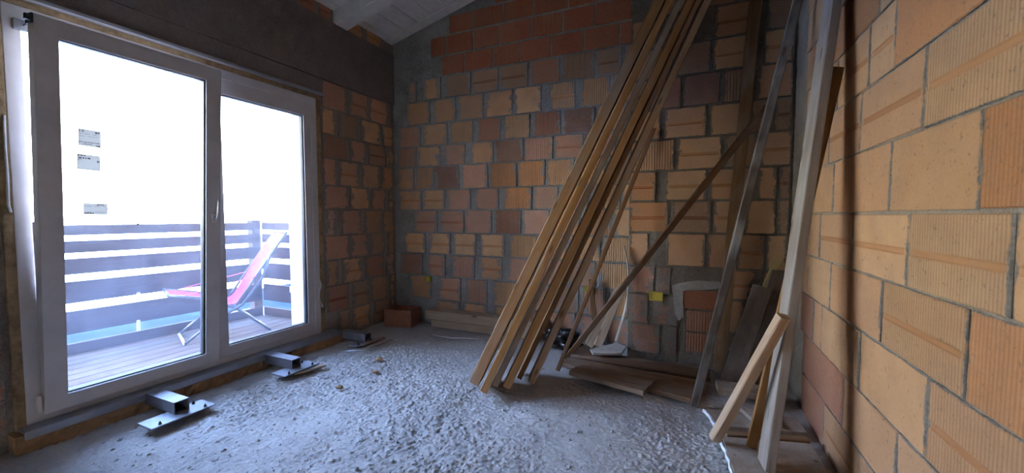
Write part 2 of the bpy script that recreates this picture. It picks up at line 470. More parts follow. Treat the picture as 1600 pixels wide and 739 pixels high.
box('lintel_panel', XL - REC, XL + 0.012, 0.2, 2.86, WZ1 + 0.03, 2.573, M['concrete_dark'], wall_left, 0.004)
# kerb of rough board and foam below the door sill
bm = bmesh.new()
wall_grid(bm, (XL + 0.10, 0, 0), (0, 1, 0), (1, 0, 0), 0.80, 2.98, -0.04, 0.085, 0.03, 0.010)
add_box(bm, XL - 0.2, XL + 0.088, 0.80, 2.98, -0.04, 0.084)
link('threshold_board', bm_mesh(bm, 'threshold_board'), M['foam_brown'], wall_left)

LW = [('pink', 4), ('tan', 3), ('brown', 2), ('red', 1), ('buff', 1)]
zrows = [0.012, 0.268, 0.543, 0.803, 1.053, 1.316, 1.553, 1.82, 2.057, 2.306, 2.577, 2.827]
def row_bricks(parent, origin, ux, n, ua, ub, z0, z1, lo, hi, pal, smear, ribp=0.35, bandp=0.4, first=None, gap=(0.012, 0.05)):
    u = ua
    L = first if first else rng.uniform(lo * 0.5, hi)
    while u < ub - 0.04:
        e = min(u + L, ub)
        if ub - e < 0.08: e = ub
        rb = rng.random() < ribp; bd = (not rb and rng.random() < bandp)
        brick(parent, origin, ux, n, u, e, z0 + 0.006, z1 - 0.004, pick(pal), rb, bd, smear * rng.uniform(0.4, 1.5), rng.uniform(-0.004, 0.004))
        u = e + rng.uniform(*gap); L = rng.uniform(lo, hi)
for i in range(10):
    z0, z1 = zrows[i], zrows[i + 1]
    z1c = min(z1, 2.575)
    row_bricks(wall_left, (XL, 0, 0), (0, 1, 0), (1, 0, 0), 2.85 if z0 > 0.2 else 3.0, YB - 0.02, z0, z1c, 0.22, 0.31, LW, 0.75,
               first=0.30 if i % 2 else 0.16)
    row_bricks(wall_left, (XL, 0, 0), (0, 1, 0), (1, 0, 0), 0.0, 0.80, z0, z1c, 0.25, 0.33, [('brown', 4), ('red', 2), ('tan', 1)], 0.5,
               first=0.30 if i % 2 else 0.16)
for y0, y1 in ((2.30, 2.55), (2.57, 2.82), (2.84, 3.015), (3.185, 3.42), (3.44, 3.70)):   # infill between the rafters, on top of the beam
    brick(wall_left, (XL - 0.004, 0, 0), (0, 1, 0), (1, 0, 0), y0, y1, 3.165, 3.33, 'tan' if y0 > 3.1 else 'red', 0, 1, 0.7)

# ---- back wall with the chimney breast
bm = bmesh.new()
wall_grid(bm, (0, YB + REC, 0), (1, 0, 0), (0, -1, 0), XL - 0.05, XR + 0.1, -0.1, 4.5, 0.035, 0.004)
add_box(bm, XL - 0.3, XR + 0.3, YB + REC + 0.006, YB + 0.25, -0.3, 4.6)
wall_back = link('wall_back', bm_mesh(bm, 'wall_back'), M['mortar'], kind='structure')
# face joints of every course read off the wall, as positions along the wall
rows = {
 0: [(680, 716), (724, 760), (772, 800), (806, 850), (856, 900), (905, 945), (950, 985)],
 1: [(640, 672), (685, 719), (727, 761), (770, 810), (818, 858), (866, 905), (912, 948), (953, 990)],
 2: [(624, 659), (667, 695), (707, 741), (748, 785), (793, 834), (842, 882), (889, 930), (936, 984)],
 3: [(632, 664), (669, 703), (708, 744), (751, 788), (797, 838), (845, 885), (892, 938), (944, 990)],
 4: [(648, 683), (687, 725), (727, 768), (772, 814), (817, 858), (862, 905), (910, 955), (960, 992)],
 5: [(624, 659), (660, 695), (699, 735), (743, 779), (787, 830), (833, 871), (875, 918), (922, 968), (971, 995)],
 6: [(622, 648), (650, 678), (681, 717), (722, 762), (765, 807), (809, 851), (854, 896), (900, 945), (949, 992)],
 7: [(622, 651), (653, 688), (696, 727), (737, 771), (774, 817), (819, 863), (866, 910), (915, 960), (964, 995)],
 8: [(625, 658), (662, 700), (705, 740), (746, 782), (788, 827), (832, 875), (879, 927), (931, 978)],
 9: [(638, 673), (679, 713), (717, 756), (760, 800), (805, 845), (857, 897), (905, 950), (955, 992)],
 10: [(641, 652), (664, 690), (698, 736), (738, 779), (781, 824), (828, 873), (877, 926), (930, 968), (972, 995)],
}
spec = {  # colours that stand out: (row, brick) -> (kind, ribs, band)
 (8, 3): ('buff', 1, 0), (9, 2): ('tan', 0, 0), (9, 4): ('buff', 0, 0), (9, 5): ('buff', 1, 1), (9, 6): ('buff', 1, 0),
 (8, 1): ('tan', 0, 0), (8, 2): ('buff', 1, 0), (8, 3): ('red', 0, 0), (8, 4): ('buff', 1, 0), (8, 5): ('red', 1, 0), (8, 6): ('dark', 0, 0),
 (7, 4): ('dark', 0, 0), (7, 5): ('pink', 1, 0), (7, 6): ('pink', 0, 1), (7, 3): ('tan', 0, 0), (7, 2): ('pink', 0, 0),
 (6, 1): ('tan', 1, 0), (6, 2): ('dark', 0, 0), (6, 3): ('pink', 0, 0), (6, 4): ('orange', 1, 0), (6, 5): ('orange', 1, 0), (6, 6): ('tan', 1, 0),
 (5, 0): ('tan', 0, 1), (5, 1): ('buff', 0, 1), (5, 2): ('pink', 0, 0), (5, 3): ('pink', 0, 0), (5, 4): ('orange', 1, 0), (5, 5): ('pink', 0, 0),
 (4, 0): ('pink', 0, 1), (4, 1): ('pink', 0, 1), (4, 2): ('pink', 0, 0), (4, 3): ('red', 1, 0), (4, 4): ('pink', 0, 0),
 (3, 0): ('buff', 0, 1), (3, 1): ('buff', 0, 1), (3, 2): ('buff', 0, 1), (3, 3): ('buff', 0, 1), (3, 4): ('buff', 1, 0), (3, 5): ('buff', 1, 0),
 (3, 6): ('buff', 1, 0), (3, 7): ('buff', 1, 0),
 (2, 0): ('red', 0, 0), (2, 1): ('pink', 0, 1), (2, 2): ('pink', 1, 0), (2, 3): ('tan', 0, 1), (2, 4): ('pink', 0, 0), (2, 7): ('buff', 1, 0),
 (1, 1): ('pink', 0, 1), (1, 2): ('pink', 1, 0), (1, 3): ('buff', 1, 0), (1, 6): ('pink', 1, 0), (1, 7): ('buff', 1, 0),
 (10, 2): ('brown', 0, 0), (10, 3): ('brown', 0, 1), (10, 4): ('brown', 0, 1), (10, 5): ('red', 0, 0), (10, 6): ('brown', 1, 0), (10, 7): ('brown', 0, 1),  # top course in darker clay, painting in the weaker light up there
}
BP = [('tan', 4), ('pink', 3), ('brown', 2), ('buff', 1)]
xat = lambda u, Y, z: ony(u, 337, Y).x
for r, lst in rows.items():
    for k, (a_, b_) in enumerate(lst):
        kd, rb, bd = spec.get((r, k), (pick(BP), rng.random() < 0.3, 0))
        sm = 0.75 if k < 2 or r < 3 else 0.5
        brick(wall_back, (0, YB, 0), (1, 0, 0), (0, -1, 0), max(xat(a_, YB, 0), XL + 0.005), xat(b_, YB, 0), zrows[r] + 0.006, zrows[r + 1] - 0.005, kd, rb, bd, sm,
              rng.uniform(-0.004, 0.004))
# thin joints of red hollow blocks in the gable, stepping down with the roof
redrows = [(2.835, 3.045), (3.055, 3.265), (3.275, 3.475), (3.485, 3.69), (3.70, 3.90)]
off = [0.10, -0.06, 0.12, -0.02, 0.1]
for i, (z0, z1) in enumerate(redrows):
    u = -2.66 + (0, 0, 0.15, 0.72, 1.2)[i] + (0.0 if i else 0.05) + (-0.10 if i == 1 else 0)
    L = 0.15 + 0.2 * rng.random()
    while u < -0.40:
        e = u + L
        brick(wall_back, (0, YB, 0), (1, 0, 0), (0, -1, 0), u, e, z0 + 0.004, z1 - 0.004, 'hollow', rng.random() < 0.25, 0, 0.05, rng.uniform(-0.001, 0.001) - 0.003)
        u = e + 0.012; L = rng.uniform(0.30, 0.36)

# chimney breast
PX0 = ony(982, 337, YP).x
bm = bmesh.new()
wall_grid(bm, (0, YP + REC, 0), (1, 0, 0), (0, -1, 0), PX0 + 0.005, XR + 0.05, -0.05, 4.4, 0.035, 0.004)
add_box(bm, PX0 + 0.005, XR + 0.05, YP + REC + 0.006, YB + 0.02, -0.1, 4.4)
breast = link('chimney_breast', bm_mesh(bm, 'chimney_breast'), M['mortar_dark'], wall_back)
pz = [0.06, 0.315, 0.575, 0.825, 1.105, 1.372, 1.625, 1.885, 2.135, 2.39, 2.64, 2.89, 3.14, 3.40]
prow = {
 2: [(984, 1024), (1028, 1050)],
 3: [(984, 1014), (1042, 1103), (1108, 1150), (1154, 1196), (1200, 1238)],
 4: [(983, 1044), (1050, 1110), (1115, 1160), (1166, 1212), (1215, 1240)],
 5: [(983, 1024), (1040, 1102), (1106, 1150), (1155, 1178), (1184, 1212), (1216, 1240)],
 6: [(983, 1052), (1057, 1125), (1130, 1180), (1186, 1240)],
 7: [(983, 1030), (1036, 1100), (1106, 1160), (1166, 1196), (1204, 1240)],
 8: [(983, 1010), (1015, 1060), (1052 + 12, 1120), (1124, 1172), (1178, 1240)],
 9: [(983, 1040), (1046, 1104), (1109, 1166), (1186, 1240)],
 10: [(983, 1020), (1030, 1078), (1110, 1170), (1190, 1240)],
 11: [(1010, 1070), (1078, 1140), (1146, 1200), (1206, 1240)],
 12: [(1015, 1040), (1046, 1110), (1116, 1180), (1186, 1240)],
}
pcol = {(8, 1): ('red', 0, 0), (8, 2): ('dark', 0, 0), (8, 3): ('brown', 1, 0), (9, 2): ('buff', 0, 1), (9, 3): ('buff', 0, 1), (7, 2): ('buff', 0, 0), (7, 1): ('tan', 0, 1),
        (6, 0): ('tan', 1, 0), (6, 1): ('buff', 0, 1), (5, 0): ('orange', 0, 1), (5, 1): ('buff', 0, 1), (5, 2): ('tan', 0, 1), (4, 0): ('orange', 0, 1), (4, 1): ('brown', 0, 1),
        (4, 2): ('tan', 0, 1), (3, 1): ('tan', 0, 0), (3, 2): ('tan', 0, 0), (10, 2): ('tan', 0, 1), (2, 0): ('red', 0, 0), (2, 1): ('dark', 0, 0)}
for r, lst in prow.items():
    for k, (a_, b_) in enumerate(lst):
        kd, rb, bd = pcol.get((r, k), (pick([('tan', 3), ('brown', 3), ('buff', 1)]), 0, rng.random() < 0.4))
        brick(breast, (0, YP, 0), (1, 0, 0), (0, -1, 0), max(xat(a_, YP, 0), PX0), min(xat(b_, YP, 0), XR - 0.01), pz[r] + 0.008, pz[r + 1] - 0.006, kd, rb, bd, 0.8 if r < 3 else 0.32, rng.uniform(-0.004, 0.004))
for r in (0, 1):
    row_bricks(breast, (0, YP, 0), (1, 0, 0), (0, -1, 0), PX0 + 0.01, xat(1062, YP, 0), pz[r], pz[r + 1], 0.2, 0.3, [('dark', 1)], 1.4, 0, 0)
    row_bricks(breast, (0, YP, 0), (1, 0, 0), (0, -1, 0), xat(1140, YP, 0), XR - 0.01, pz[r], pz[r + 1], 0.22, 0.3, [('brown', 2), ('tan', 1)], 0.8, 0, 0.3)
row_bricks(breast, (0, YP, 0), (1, 0, 0), (0, -1, 0), xat(1136, YP, 0), XR - 0.01, pz[2], pz[3], 0.22, 0.3, [('brown', 2), ('tan', 1)], 0.8, 0, 0.3)
brick(breast, (0, YP, 0), (1, 0, 0), (0, -1, 0), xat(1067, YP, 0), xat(1127, YP, 0), ony(1095, 484, YP).z, ony(1095, 454, YP).z, 'hollow', 0, 0, 0.15, 0.002)
brick(breast, (0, YP, 0), (1, 0, 0), (0, -1, 0), xat(1073, YP, 0), xat(1127, YP, 0), ony(1095, 519, YP).z, ony(1095, 486, YP).z, 'red', 1, 0, 0.3, 0.0)
brick(breast, (0, YP, 0), (1, 0, 0), (0, -1, 0), xat(1073, YP, 0), xat(1125, YP, 0), ony(1095, 552, YP).z, ony(1095, 521, YP).z, 'red', 1, 0, 0.3, -0.002)
# smeared plaster surround of that hole
po = [(1060, 501), (1054, 488), (1052, 466), (1050, 446), (1066, 441), (1090, 438), (1124, 440)]
pi_ = [(1068, 496), (1068, 486), (1067, 472), (1067, 455), (1074, 453), (1098, 453), (1127, 450)]
bm = bmesh.new()
fo = [bm.verts.new(ony(u, v, YP) + Vector((0, -0.007, 0))) for u, v in po]; fi = [bm.verts.new(ony(u, v, YP) + Vector((0, -0.009, 0))) for u, v in pi_]
bo = [bm.verts.new(v.co + Vector((0, 0.02, 0))) for v in fo]; bi = [bm.verts.new(v.co + Vector((0, 0.02, 0))) for v in fi]
for k in range(len(po) - 1):
    for A_, B_ in ((fo, fi), (fi, bi), (bo, fo), (bi, bo)): bm.faces.new((A_[k], A_[k + 1], B_[k + 1], B_[k]))
for k in (0, -1): bm.faces.new((fo[k], fi[k], bi[k], bo[k]))
bmesh.ops.recalc_face_normals(bm, faces=bm.faces[:])
link('plaster_patch', bm_mesh(bm, 'plaster_patch'), M['plaster'], breast)

# ---- right wall
bm = bmesh.new()
wall_grid(bm, (XR + REC - 0.003, 0, 0), (0, 1, 0), (-1, 0, 0), 0.0, YP + 0.05, -0.1, 3.0, 0.04, 0.003)
add_box(bm, XR + REC + 0.002, XR + 0.25, YF, YB + 0.3, -0.3, 4.7)
wall_right = link('wall_right', bm_mesh(bm, 'wall_right'), M['mortar_tan'], kind='structure')
rz = [-0.02, 0.235, 0.49, 0.75, 1.003, 1.262, 1.532, 1.80, 2.065, 2.32, 2.58, 2.84, 3.10, 3.36, 3.62, 3.88]
yat = lambda u: onx(u, 337, XR).y
rj = {  # upright joints, from the corner outwards
 0: [1262, 1300, 1395, 1520], 1: [1262, 1330, 1420, 1560], 2: [1257, 1277, 1291, 1353, 1464], 3: [1257, 1266, 1302, 1384, 1522],
 4: [1257, 1282, 1334, 1421, 1587], 5: [1257, 1300, 1388, 1527], 6: [1254, 1290, 1338, 1434, 1640], 7: [1254, 1300, 1347, 1386, 1520],
 8: [1252, 1290, 1360, 1450], 9: [1252, 1310, 1400, 1540], 10: [1250, 1300, 1370, 1480], 11: [1250, 1320, 1420], 12: [1250, 1300, 1400], 13: [1250, 1300], 14: [1250, 1310]}
rcol = {(4, 4): ('buff', 0, 1), (4, 3): ('buff', 1, 1), (4, 2): ('buff', 0, 1), (5, 2): ('buff', 0, 0), (5, 3): ('orange', 1, 0), (5, 1): ('tan', 0, 0), (6, 3): ('buff', 1, 1),
        (6, 2): ('tan', 0, 1), (7, 3): ('orange', 0, 0), (7, 2): ('buff', 0, 1), (7, 4): ('orange', 0, 0), (3, 3): ('buff', 1, 1), (3, 4): ('orange', 1, 0), (3, 2): ('tan', 0, 0),
        (2, 3): ('buff', 0, 0), (2, 4): ('tan', 1, 1), (1, 2): ('tan', 0, 0), (1, 1): ('tan', 0, 0), (3, 1): ('buff', 0, 0), (2, 0): ('red', 0, 0), (1, 0): ('red', 0, 0), (0, 0): ('red', 0, 0)}
for r, js in rj.items():
    ys = [min(yat(js[0]), YP - 0.02)] + [yat(u) for u in js[1:]]
    while ys[-1] > 0.35: ys.append(ys[-1] - rng.uniform(0.44, 0.5))
    for k in range(len(ys) - 1):
        kd, rb, bd = rcol.get((r, k), (pick([('buff', 3), ('tan', 4), ('orange', 1)]), rng.random() < 0.35, rng.random() < 0.4))
        brick(wall_right, (XR, 0, 0), (0, 1, 0), (-1, 0, 0), ys[k + 1] + 0.005, ys[k] - 0.005, rz[r] + 0.004, rz[r + 1] - 0.003, kd, rb, bd, 0.16, rng.uniform(-0.002, 0.002))

box('bounce_coat', XR - 0.012, XR + REC, YF, 0.30, -0.05, 4.3, M['pale_wall'], wall_right)  # unseen pale sheet added to bounce light into the room
box('bounce_coat', XL - REC, XL + 0.012, YF, -0.03, -0.05, 2.57, M['pale_wall'], wall_left)  # same on the window wall, also added for bounce
# ---- the wall behind the viewer
bm = bmesh.new()      # with a small unseen opening added to let in fill light
add_box(bm, XL - 0.3, -1.48, YF - 0.2, YF, -0.3, 4.7); add_box(bm, -1.08, XR + 0.3, YF - 0.2, YF, -0.3, 4.7)
add_box(bm, -1.48, -1.08, YF - 0.2, YF, -0.3, 1.42); add_box(bm, -1.48, -1.08, YF - 0.2, YF, 1.78, 4.7)
link('wall_front', bm_mesh(bm, 'wall_front'), M['pale_wall'], kind='structure')

# ---- roof: painted boards on rafters
ang = math.atan(SLOPE)
def slab(name, s0, s1, y0, y1, n0, n1, mat, parent, bev=0.0, **kw):
    """a box laid on the roof slope: s along the slope from the window wall, n above (+) or below (-) the board face"""
    o = box(name, s0, s1, y0, y1, n0, n1, mat, parent, bev, **kw)
    o.matrix_world = Matrix.Translation((XL, 0, ZC)) @ Matrix.Rotation(-ang, 4, 'Y')
    return o
SL = (XR - XL) / math.cos(ang)
ceiling = slab('ceiling', -1.60, SL + 0.35, YF - 0.2, YB + 0.25, 0.012, 0.20, M['white_paint'], None, kind='structure')  # unseen eaves over the balcony added to shade the deck
s = -1.499
while s < SL + 0.1:
    slab('plank', s, s + 0.192, YF, YB + 0.005, -0.014, 0.011, M['white_paint'], None, 0.004).parent = ceiling
    s += 0.197
for o in list(C.objects):
    if o.parent is ceiling:
        o.matrix_parent_inverse = ceiling.matrix_world.inverted()
for yc, wd in ((3.10, 0.155), (2.08, 0.155), (1.06, 0.155), (0.04, 0.155), (-0.98, 0.155)):
    o = slab('rafter', -1.50, SL + 0.2, yc - wd / 2, yc + wd / 2, -0.155, -0.013, M['white_paint'], None, 0.006)
    o.parent = ceiling; o.matrix_parent_inverse = ceiling.matrix_world.inverted()
o = slab('rafter', -0.02, SL + 0.1, 3.76, YB - 0.004, -0.024, -0.013, M['white_paint'], None, 0.004)
o.parent = ceiling; o.matrix_parent_inverse = ceiling.matrix_world.inverted()

# ================================================================== WINDOW DOOR
win = empty('window_1', (0, 0, 0), kind='structure')
def ring(name, y0, y1, z0, z1, wy0, wy1, wz0, wz1, x0, x1, mat, parent, bev=0.004):
    """a frame of four mitred members around an opening"""
    bm = bmesh.new()
    O = [(y0, z0), (y1, z0), (y1, z1), (y0, z1)]; I = [(y0 + wy0, z0 + wz0), (y1 - wy1, z0 + wz0), (y1 - wy1, z1 - wz1), (y0 + wy0, z1 - wz1)]
    v = {}
    for nm, L in (('O', O), ('I', I)):
        for xi, x in enumerate((x0, x1)):
            for k, (y, z) in enumerate(L): v[nm, xi, k] = bm.verts.new((x, y, z))
    for k in range(4):
        m = (k + 1) % 4
        bm.faces.new((v['O', 1, k], v['O', 1, m], v['I', 1, m], v['I', 1, k]))
        bm.faces.new((v['O', 0, m], v['O', 0, k], v['I', 0, k], v['I', 0, m]))
        bm.faces.new((v['O', 0, k], v['O', 0, m], v['O', 1, m], v['O', 1, k]))
        bm.faces.new((v['I', 0, m], v['I', 0, k], v['I', 1, k], v['I', 1, m]))
    bmesh.ops.recalc_face_normals(bm, faces=bm.faces[:])
    if bev: bmesh.ops.bevel(bm, geom=bm.edges[:], offset=bev, segments=2, affect='EDGES', profile=0.6)
    return link(name, bm_mesh(bm, name), mat, parent)
ring('outer_frame', 0.865, 2.775, 0.105, 2.365, 0.065, 0.060, 0.050, 0.070, XL - 0.055, XL + 0.012, M['pvc'], win)
ring('foam_seal', 0.825, 2.825, 0.085, 2.405, 0.042, 0.052, 0.022, 0.042, XL - 0.05, XL + 0.010, M['foam'], win, 0.006)
# pale profile along the top of the opening
box('head_profile', XL - 0.01, XL + 0.035, 0.70, 2.86, 2.405, 2.435, M['pvc_dark'], win, 0.006)
# sill: folded metal sheet
bm = bmesh.new()
add_box(bm, XL - 0.02, XL + 0.105, 0.83, 2.93, 0.090, 0.106, 0.003)
add_box(bm, XL + 0.09, XL + 0.112, 0.83, 2.93, 0.060, 0.1065, 0.004)
link('sill', bm_mesh(bm, 'sill'), M['sillmetal'], win)

def sash(name, y0, y1, z0, z1, st_l, st_r, ra_b, ra_t, hinge_x, tilt):
    s_ = empty(name, (hinge_x, 0, z0), win)
    hh = z1 - z0
    ring('sash_frame', y0, y1, 0, hh, st_l, st_r, ra_b, ra_t, -0.030, 0.045, M['pvc'], s_, 0.006)
    ring('glazing_gasket', y0 + st_l - 0.001, y1 - st_r + 0.001, ra_b - 0.001, hh - ra_t + 0.001, 0.007, 0.007, 0.007, 0.007, -0.016, 0.024, M['gasket'], s_, 0)
    ring('glazing_bead', y0 + st_l - 0.014, y1 - st_r + 0.014, ra_b - 0.014, hh - ra_t + 0.014, 0.014, 0.014, 0.014, 0.014, 0.020, 0.036, M['pvc'], s_, 0)
    box('glass_pane', 0.0, 0.006, y0 + st_l, y1 - st_r, ra_b, hh - ra_t, M['glass'], s_)
    s_.rotation_euler = (0, tilt, 0)
    return s_
TILT = math.asin(0.145 / 2.14)
left = sash('tilted_sash', 0.925, 1.832, 0.150, 2.305, 0.092, 0.098, 0.082, 0.098, XL - 0.001, TILT)
right = sash('fixed_sash', 1.800, 2.728, 0.150, 2.315, 0.125, 0.085, 0.082, 0.135, XL - 0.040, 0.0)

# handle, turned up in the tilt position
bm = bmesh.new()
add_box(bm, 0.043, 0.056, -0.016, 0.016, -0.035, 0.035, 0.004)
me = bm_mesh(bm, 'handle_rose')
h = link('handle_rose', me, M['alu'], left); h.location = (0, 1.782, 1.09)
h = link('handle', tube_mesh('handle', [(0.05, 0, 0), (0.085, 0, 0.002), (0.098, 0, 0.015), (0.100, 0.002, 0.05), (0.098, 0.006, 0.115), (0.094, 0.008, 0.135)], 0.009, 8), M['alu'], left)
h.location = (0, 1.782, 1.09)
# corner hardware of the tilt mechanism and lower hinge
bm = bmesh.new()
add_box(bm, -0.02, 0.05, 0.915, 0.925, 2.10, 2.15, 0.002); add_box(bm, 0.03, 0.05, 0.895, 0.925, 2.11, 2.14, 0.002)
link('tilt_bracket', bm_mesh(bm, 'tilt_bracket'), M['gasket'], left)
box('hinge_cover', XL + 0.010, XL + 0.045, 0.900, 0.917, 0.165, 0.255, M['pvc'], win, 0.004)
bm = bmesh.new()
add_box(bm, XL - 0.01, XL + 0.10, 0.934, 0.944, 2.258, 2.270, 0.002)
add_box(bm, XL + 0.004, XL + 0.03, 0.90, 0.955, 2.235, 2.290, 0.003)
link('tilt_stay', bm_mesh(bm, 'tilt_stay'), M['steel'], win)
box('green_smudge', XL + 0.012, XL + 0.0135, 1.855, 1.93, 2.312, 2.330, M['green'], win)

def sticker(y, z, wd, ht, lines, ce=False, tear=0.0):
    """a paper label on the pane: paper with printed strokes"""
    bm = bmesh.new()
    pts = [(0, 0), (wd - tear, -0.004), (wd, 0.2 * ht), (wd, ht), (0.002, ht + 0.002)]
    fr = [bm.verts.new((0.0074, y + a_, z + b_)) for a_, b_ in pts]; bk = [bm.verts.new((0.0064, y + a_, z + b_)) for a_, b_ in pts]
    bm.faces.new(fr); bm.faces.new(bk[::-1])
    for k in range(5): bm.faces.new((fr[k], bk[k], bk[(k + 1) % 5], fr[(k + 1) % 5]))
    def ink(a0, a1, b0, b1):
        f = add_box(bm, 0.0074, 0.0078, y + a0, y + a1, z + b0, z + b1, 0, 1)
    for (b, a0, a1, th, dash) in lines:
        a_ = a0
        while a_ < a1:
            L = dash * rng.uniform(0.6, 1.6); ink(a_, min(a_ + L, a1), b, b + th); a_ += L + dash * 0.45
    if ce:
        for (oy, mid) in ((0.004, 0), (0.018, 1)):
            ink(oy, oy + 0.0025, ht - 0.016, ht - 0.004); ink(oy, oy + 0.009, ht - 0.006, ht - 0.004); ink(oy, oy + 0.009, ht - 0.016, ht - 0.014)
            if mid: ink(oy, oy + 0.008, ht - 0.011, ht - 0.0092)
    bmesh.ops.recalc_face_normals(bm, faces=bm.faces[:])
    return link('sticker', bm_mesh(bm, 'sticker'), [M['paper'], M['ink']], left)
zb = -0.15   # sash local heights are measured from its hinge
sticker(1.093, 1.655 + zb, 0.098, 0.095, [(0.068, 0.0, 0.085, 0.0016, 0.02), (0.077, 0.073, 0.094, 0.009, 0.006), (0.055, 0.004, 0.09, 0.0012, 0.03), (0.020, 0.004, 0.09, 0.004, 0.008),
         (0.010, 0.02, 0.06, 0.004, 0.006), (0.002, 0.078, 0.095, 0.008, 0.006)], True)
sticker(1.086, 1.520 + zb, 0.100, 0.086, [(0.078, 0.0, 0.038, 0.005, 0.008), (0.062, 0.008, 0.06, 0.007, 0.009), (0.054, 0.002, 0.02, 0.003, 0.008), (0.046, 0.086, 0.099, 0.010, 0.006)], False, 0.0)
sticker(1.108, 1.262 + zb, 0.108, 0.064, [(0.052, 0.06, 0.09, 0.006, 0.008), (0.046, 0.01, 0.1, 0.0014, 0.03), (0.012, 0.004, 0.1, 0.0014, 0.04), (0.003, 0.008, 0.045, 0.007, 0.008)], False, 0.004)
for (yy, zz) in ((1.345, 1.655), (1.352, 1.44), (1.36, 1.2)):
    bm = bmesh.new(); bmesh.ops.create_circle(bm, cap_ends=True, segments=9, radius=0.006)
    bmesh.ops.rotate(bm, verts=bm.verts, matrix=Matrix.Rotation(math.pi / 2, 3, 'Y'))
    ex = bmesh.ops.extrude_face_region(bm, geom=bm.faces[:]); bmesh.ops.translate(bm, verts=[e for e in ex['geom'] if isinstance(e, bmesh.types.BMVert)], vec=(0.002, 0, 0))
    d_ = link('dirt_blob', bm_mesh(bm, 'dirt_blob'), M['ink'], left); d_.location = (0.0062, yy, zz + zb); d_.scale = (1, 1.3, 0.7)
# protective film peeling off the right jamb
pts = [(XL + 0.014, 2.735, 0.70), (XL + 0.03, 2.752, 0.64), (XL + 0.035, 2.765, 0.58), (XL + 0.02, 2.757, 0.52), (XL + 0.02, 2.755, 0.45), (XL + 0.035, 2.768, 0.40), (XL + 0.03, 2.778, 0.36)]
link('peeled_film', tube_mesh('peeled_film', pts, 0.01, 6, True, (0.012, 0.002)), M['white'], win)

# ================================================================== BALCONY OUTSIDE
ZD = 0.03
deck = box('balcony_deck', -5.3, XL - TH, -1.6, 3.55, -0.20, ZD - 0.03, M['wood'], kind='structure', color=(0.20, 0.12, 0.08), dust=0.5)
x = XL - TH - 0.005
while x > -5.25:
    o = box('plank', -0.068, 0.068, -0.014, 0.014, -2.55, 2.55, M['wood'], deck, 0.004, color=(0.085 * rng.uniform(0.85, 1.1), 0.058, 0.045), dust=0.15)
    o.matrix_world = Matrix.Translation((x - 0.068, 0.97, ZD - 0.014)) @ Matrix.Rotation(math.pi / 2, 4, 'X')
    x -= 0.143
rail = empty('balcony_railing', (-4.9, 1.0, ZD), label='dark brown railing of wide horizontal boards with gaps around the balcony deck', category='railing')
bands = [(1.08, 1.17), (0.925, 1.03), (0.737, 0.875), (0.485, 0.675), (0.215, 0.415), (0.032, 0.13)]
def plank_between(parent, p0, p1, ht, th, col, name='plank', dust=0.04):
    p0, p1 = Vector(p0), Vector(p1); L = (p1 - p0).length
    o = box(name, -th / 2, th / 2, -ht / 2, ht / 2, 0, L, M['wood'], parent, 0.005, color=col, dust=dust)
    zx = (p1 - p0).normalized(); yx = Vector((0, 0, 1)); xx = yx.cross(zx).normalized(); yx = zx.cross(xx)
    m = Matrix((xx, yx, zx)).transposed().to_4x4(); m.translation = p0
    if parent: m = Matrix.Translation(-Vector(parent.location)) @ m
    o.matrix_local = m
    return o
RB = (0.040, 0.022, 0.018)
for (a_, b_) in bands:
    zz = (a_ + b_) / 2
    plank_between(rail, (-5.18, -1.5, zz), (-4.815, 3.20, zz), b_ - a_, 0.028, RB)
    plank_between(rail, (-4.80, 3.235, zz), (-3.99, 3.235, zz), b_ - a_, 0.028, RB)
for (px_, py_, sz) in ((-4.86, 3.17, 0.10), (-5.02, 1.45, 0.06), (-5.15, -0.2, 0.08)):
    o = box('post', -sz / 2, sz / 2, -sz / 2, sz / 2, 0, 1.17, M['wood'], rail, 0.005, color=(0.04, 0.024, 0.02), dust=0.05)
    o.location = Vector((px_ - (0.06 if py_ < 3 else 0), py_, ZD)) - Vector(rail.location)
for v0, v1 in ((457, 470), (500, 517)):
    q0, q1 = onx(217, v1, -4.865), onx(217, v0, -4.865)
    c_ = box('spacer', -0.008, 0.008, -0.012, 0.012, 0, q1.z - q0.z, M['white'], rail, 0.003); c_.location = q0 - Vector(rail.location)
box('wall_balcony', -4.02, XL - TH - 0.002, 3.0, 3.20, -0.2, 1.235, M['render'], kind='structure', bev=0.01)
box('junction_box', -4.06, -4.022, 3.02, 3.09, 0.40, 0.47, M['white'], None, 0.004, label='small white box on the side of the pale balcony pier outside', category='box')
# window reveal, outside
bm = bmesh.new()
add_box(bm, XL - TH - 0.03, XL - 0.06, WY1 - 0.012, WY1 - 0.001, 0.05, WZ1)
add_box(bm, XL - TH - 0.03, XL - 0.06, WY0 + 0.001, WY0 + 0.006, 0.05, WZ1)
link('trim_1', bm_mesh(bm, 'trim_1'), M['render'], kind='structure')
box('ground', -23, -5.35, -50, 60, -3.2, -3.0, M['gravel'], kind='structure')
box('field', -160, -23, -90, 140, -3.25, -3.02, M['snow'], kind='structure')
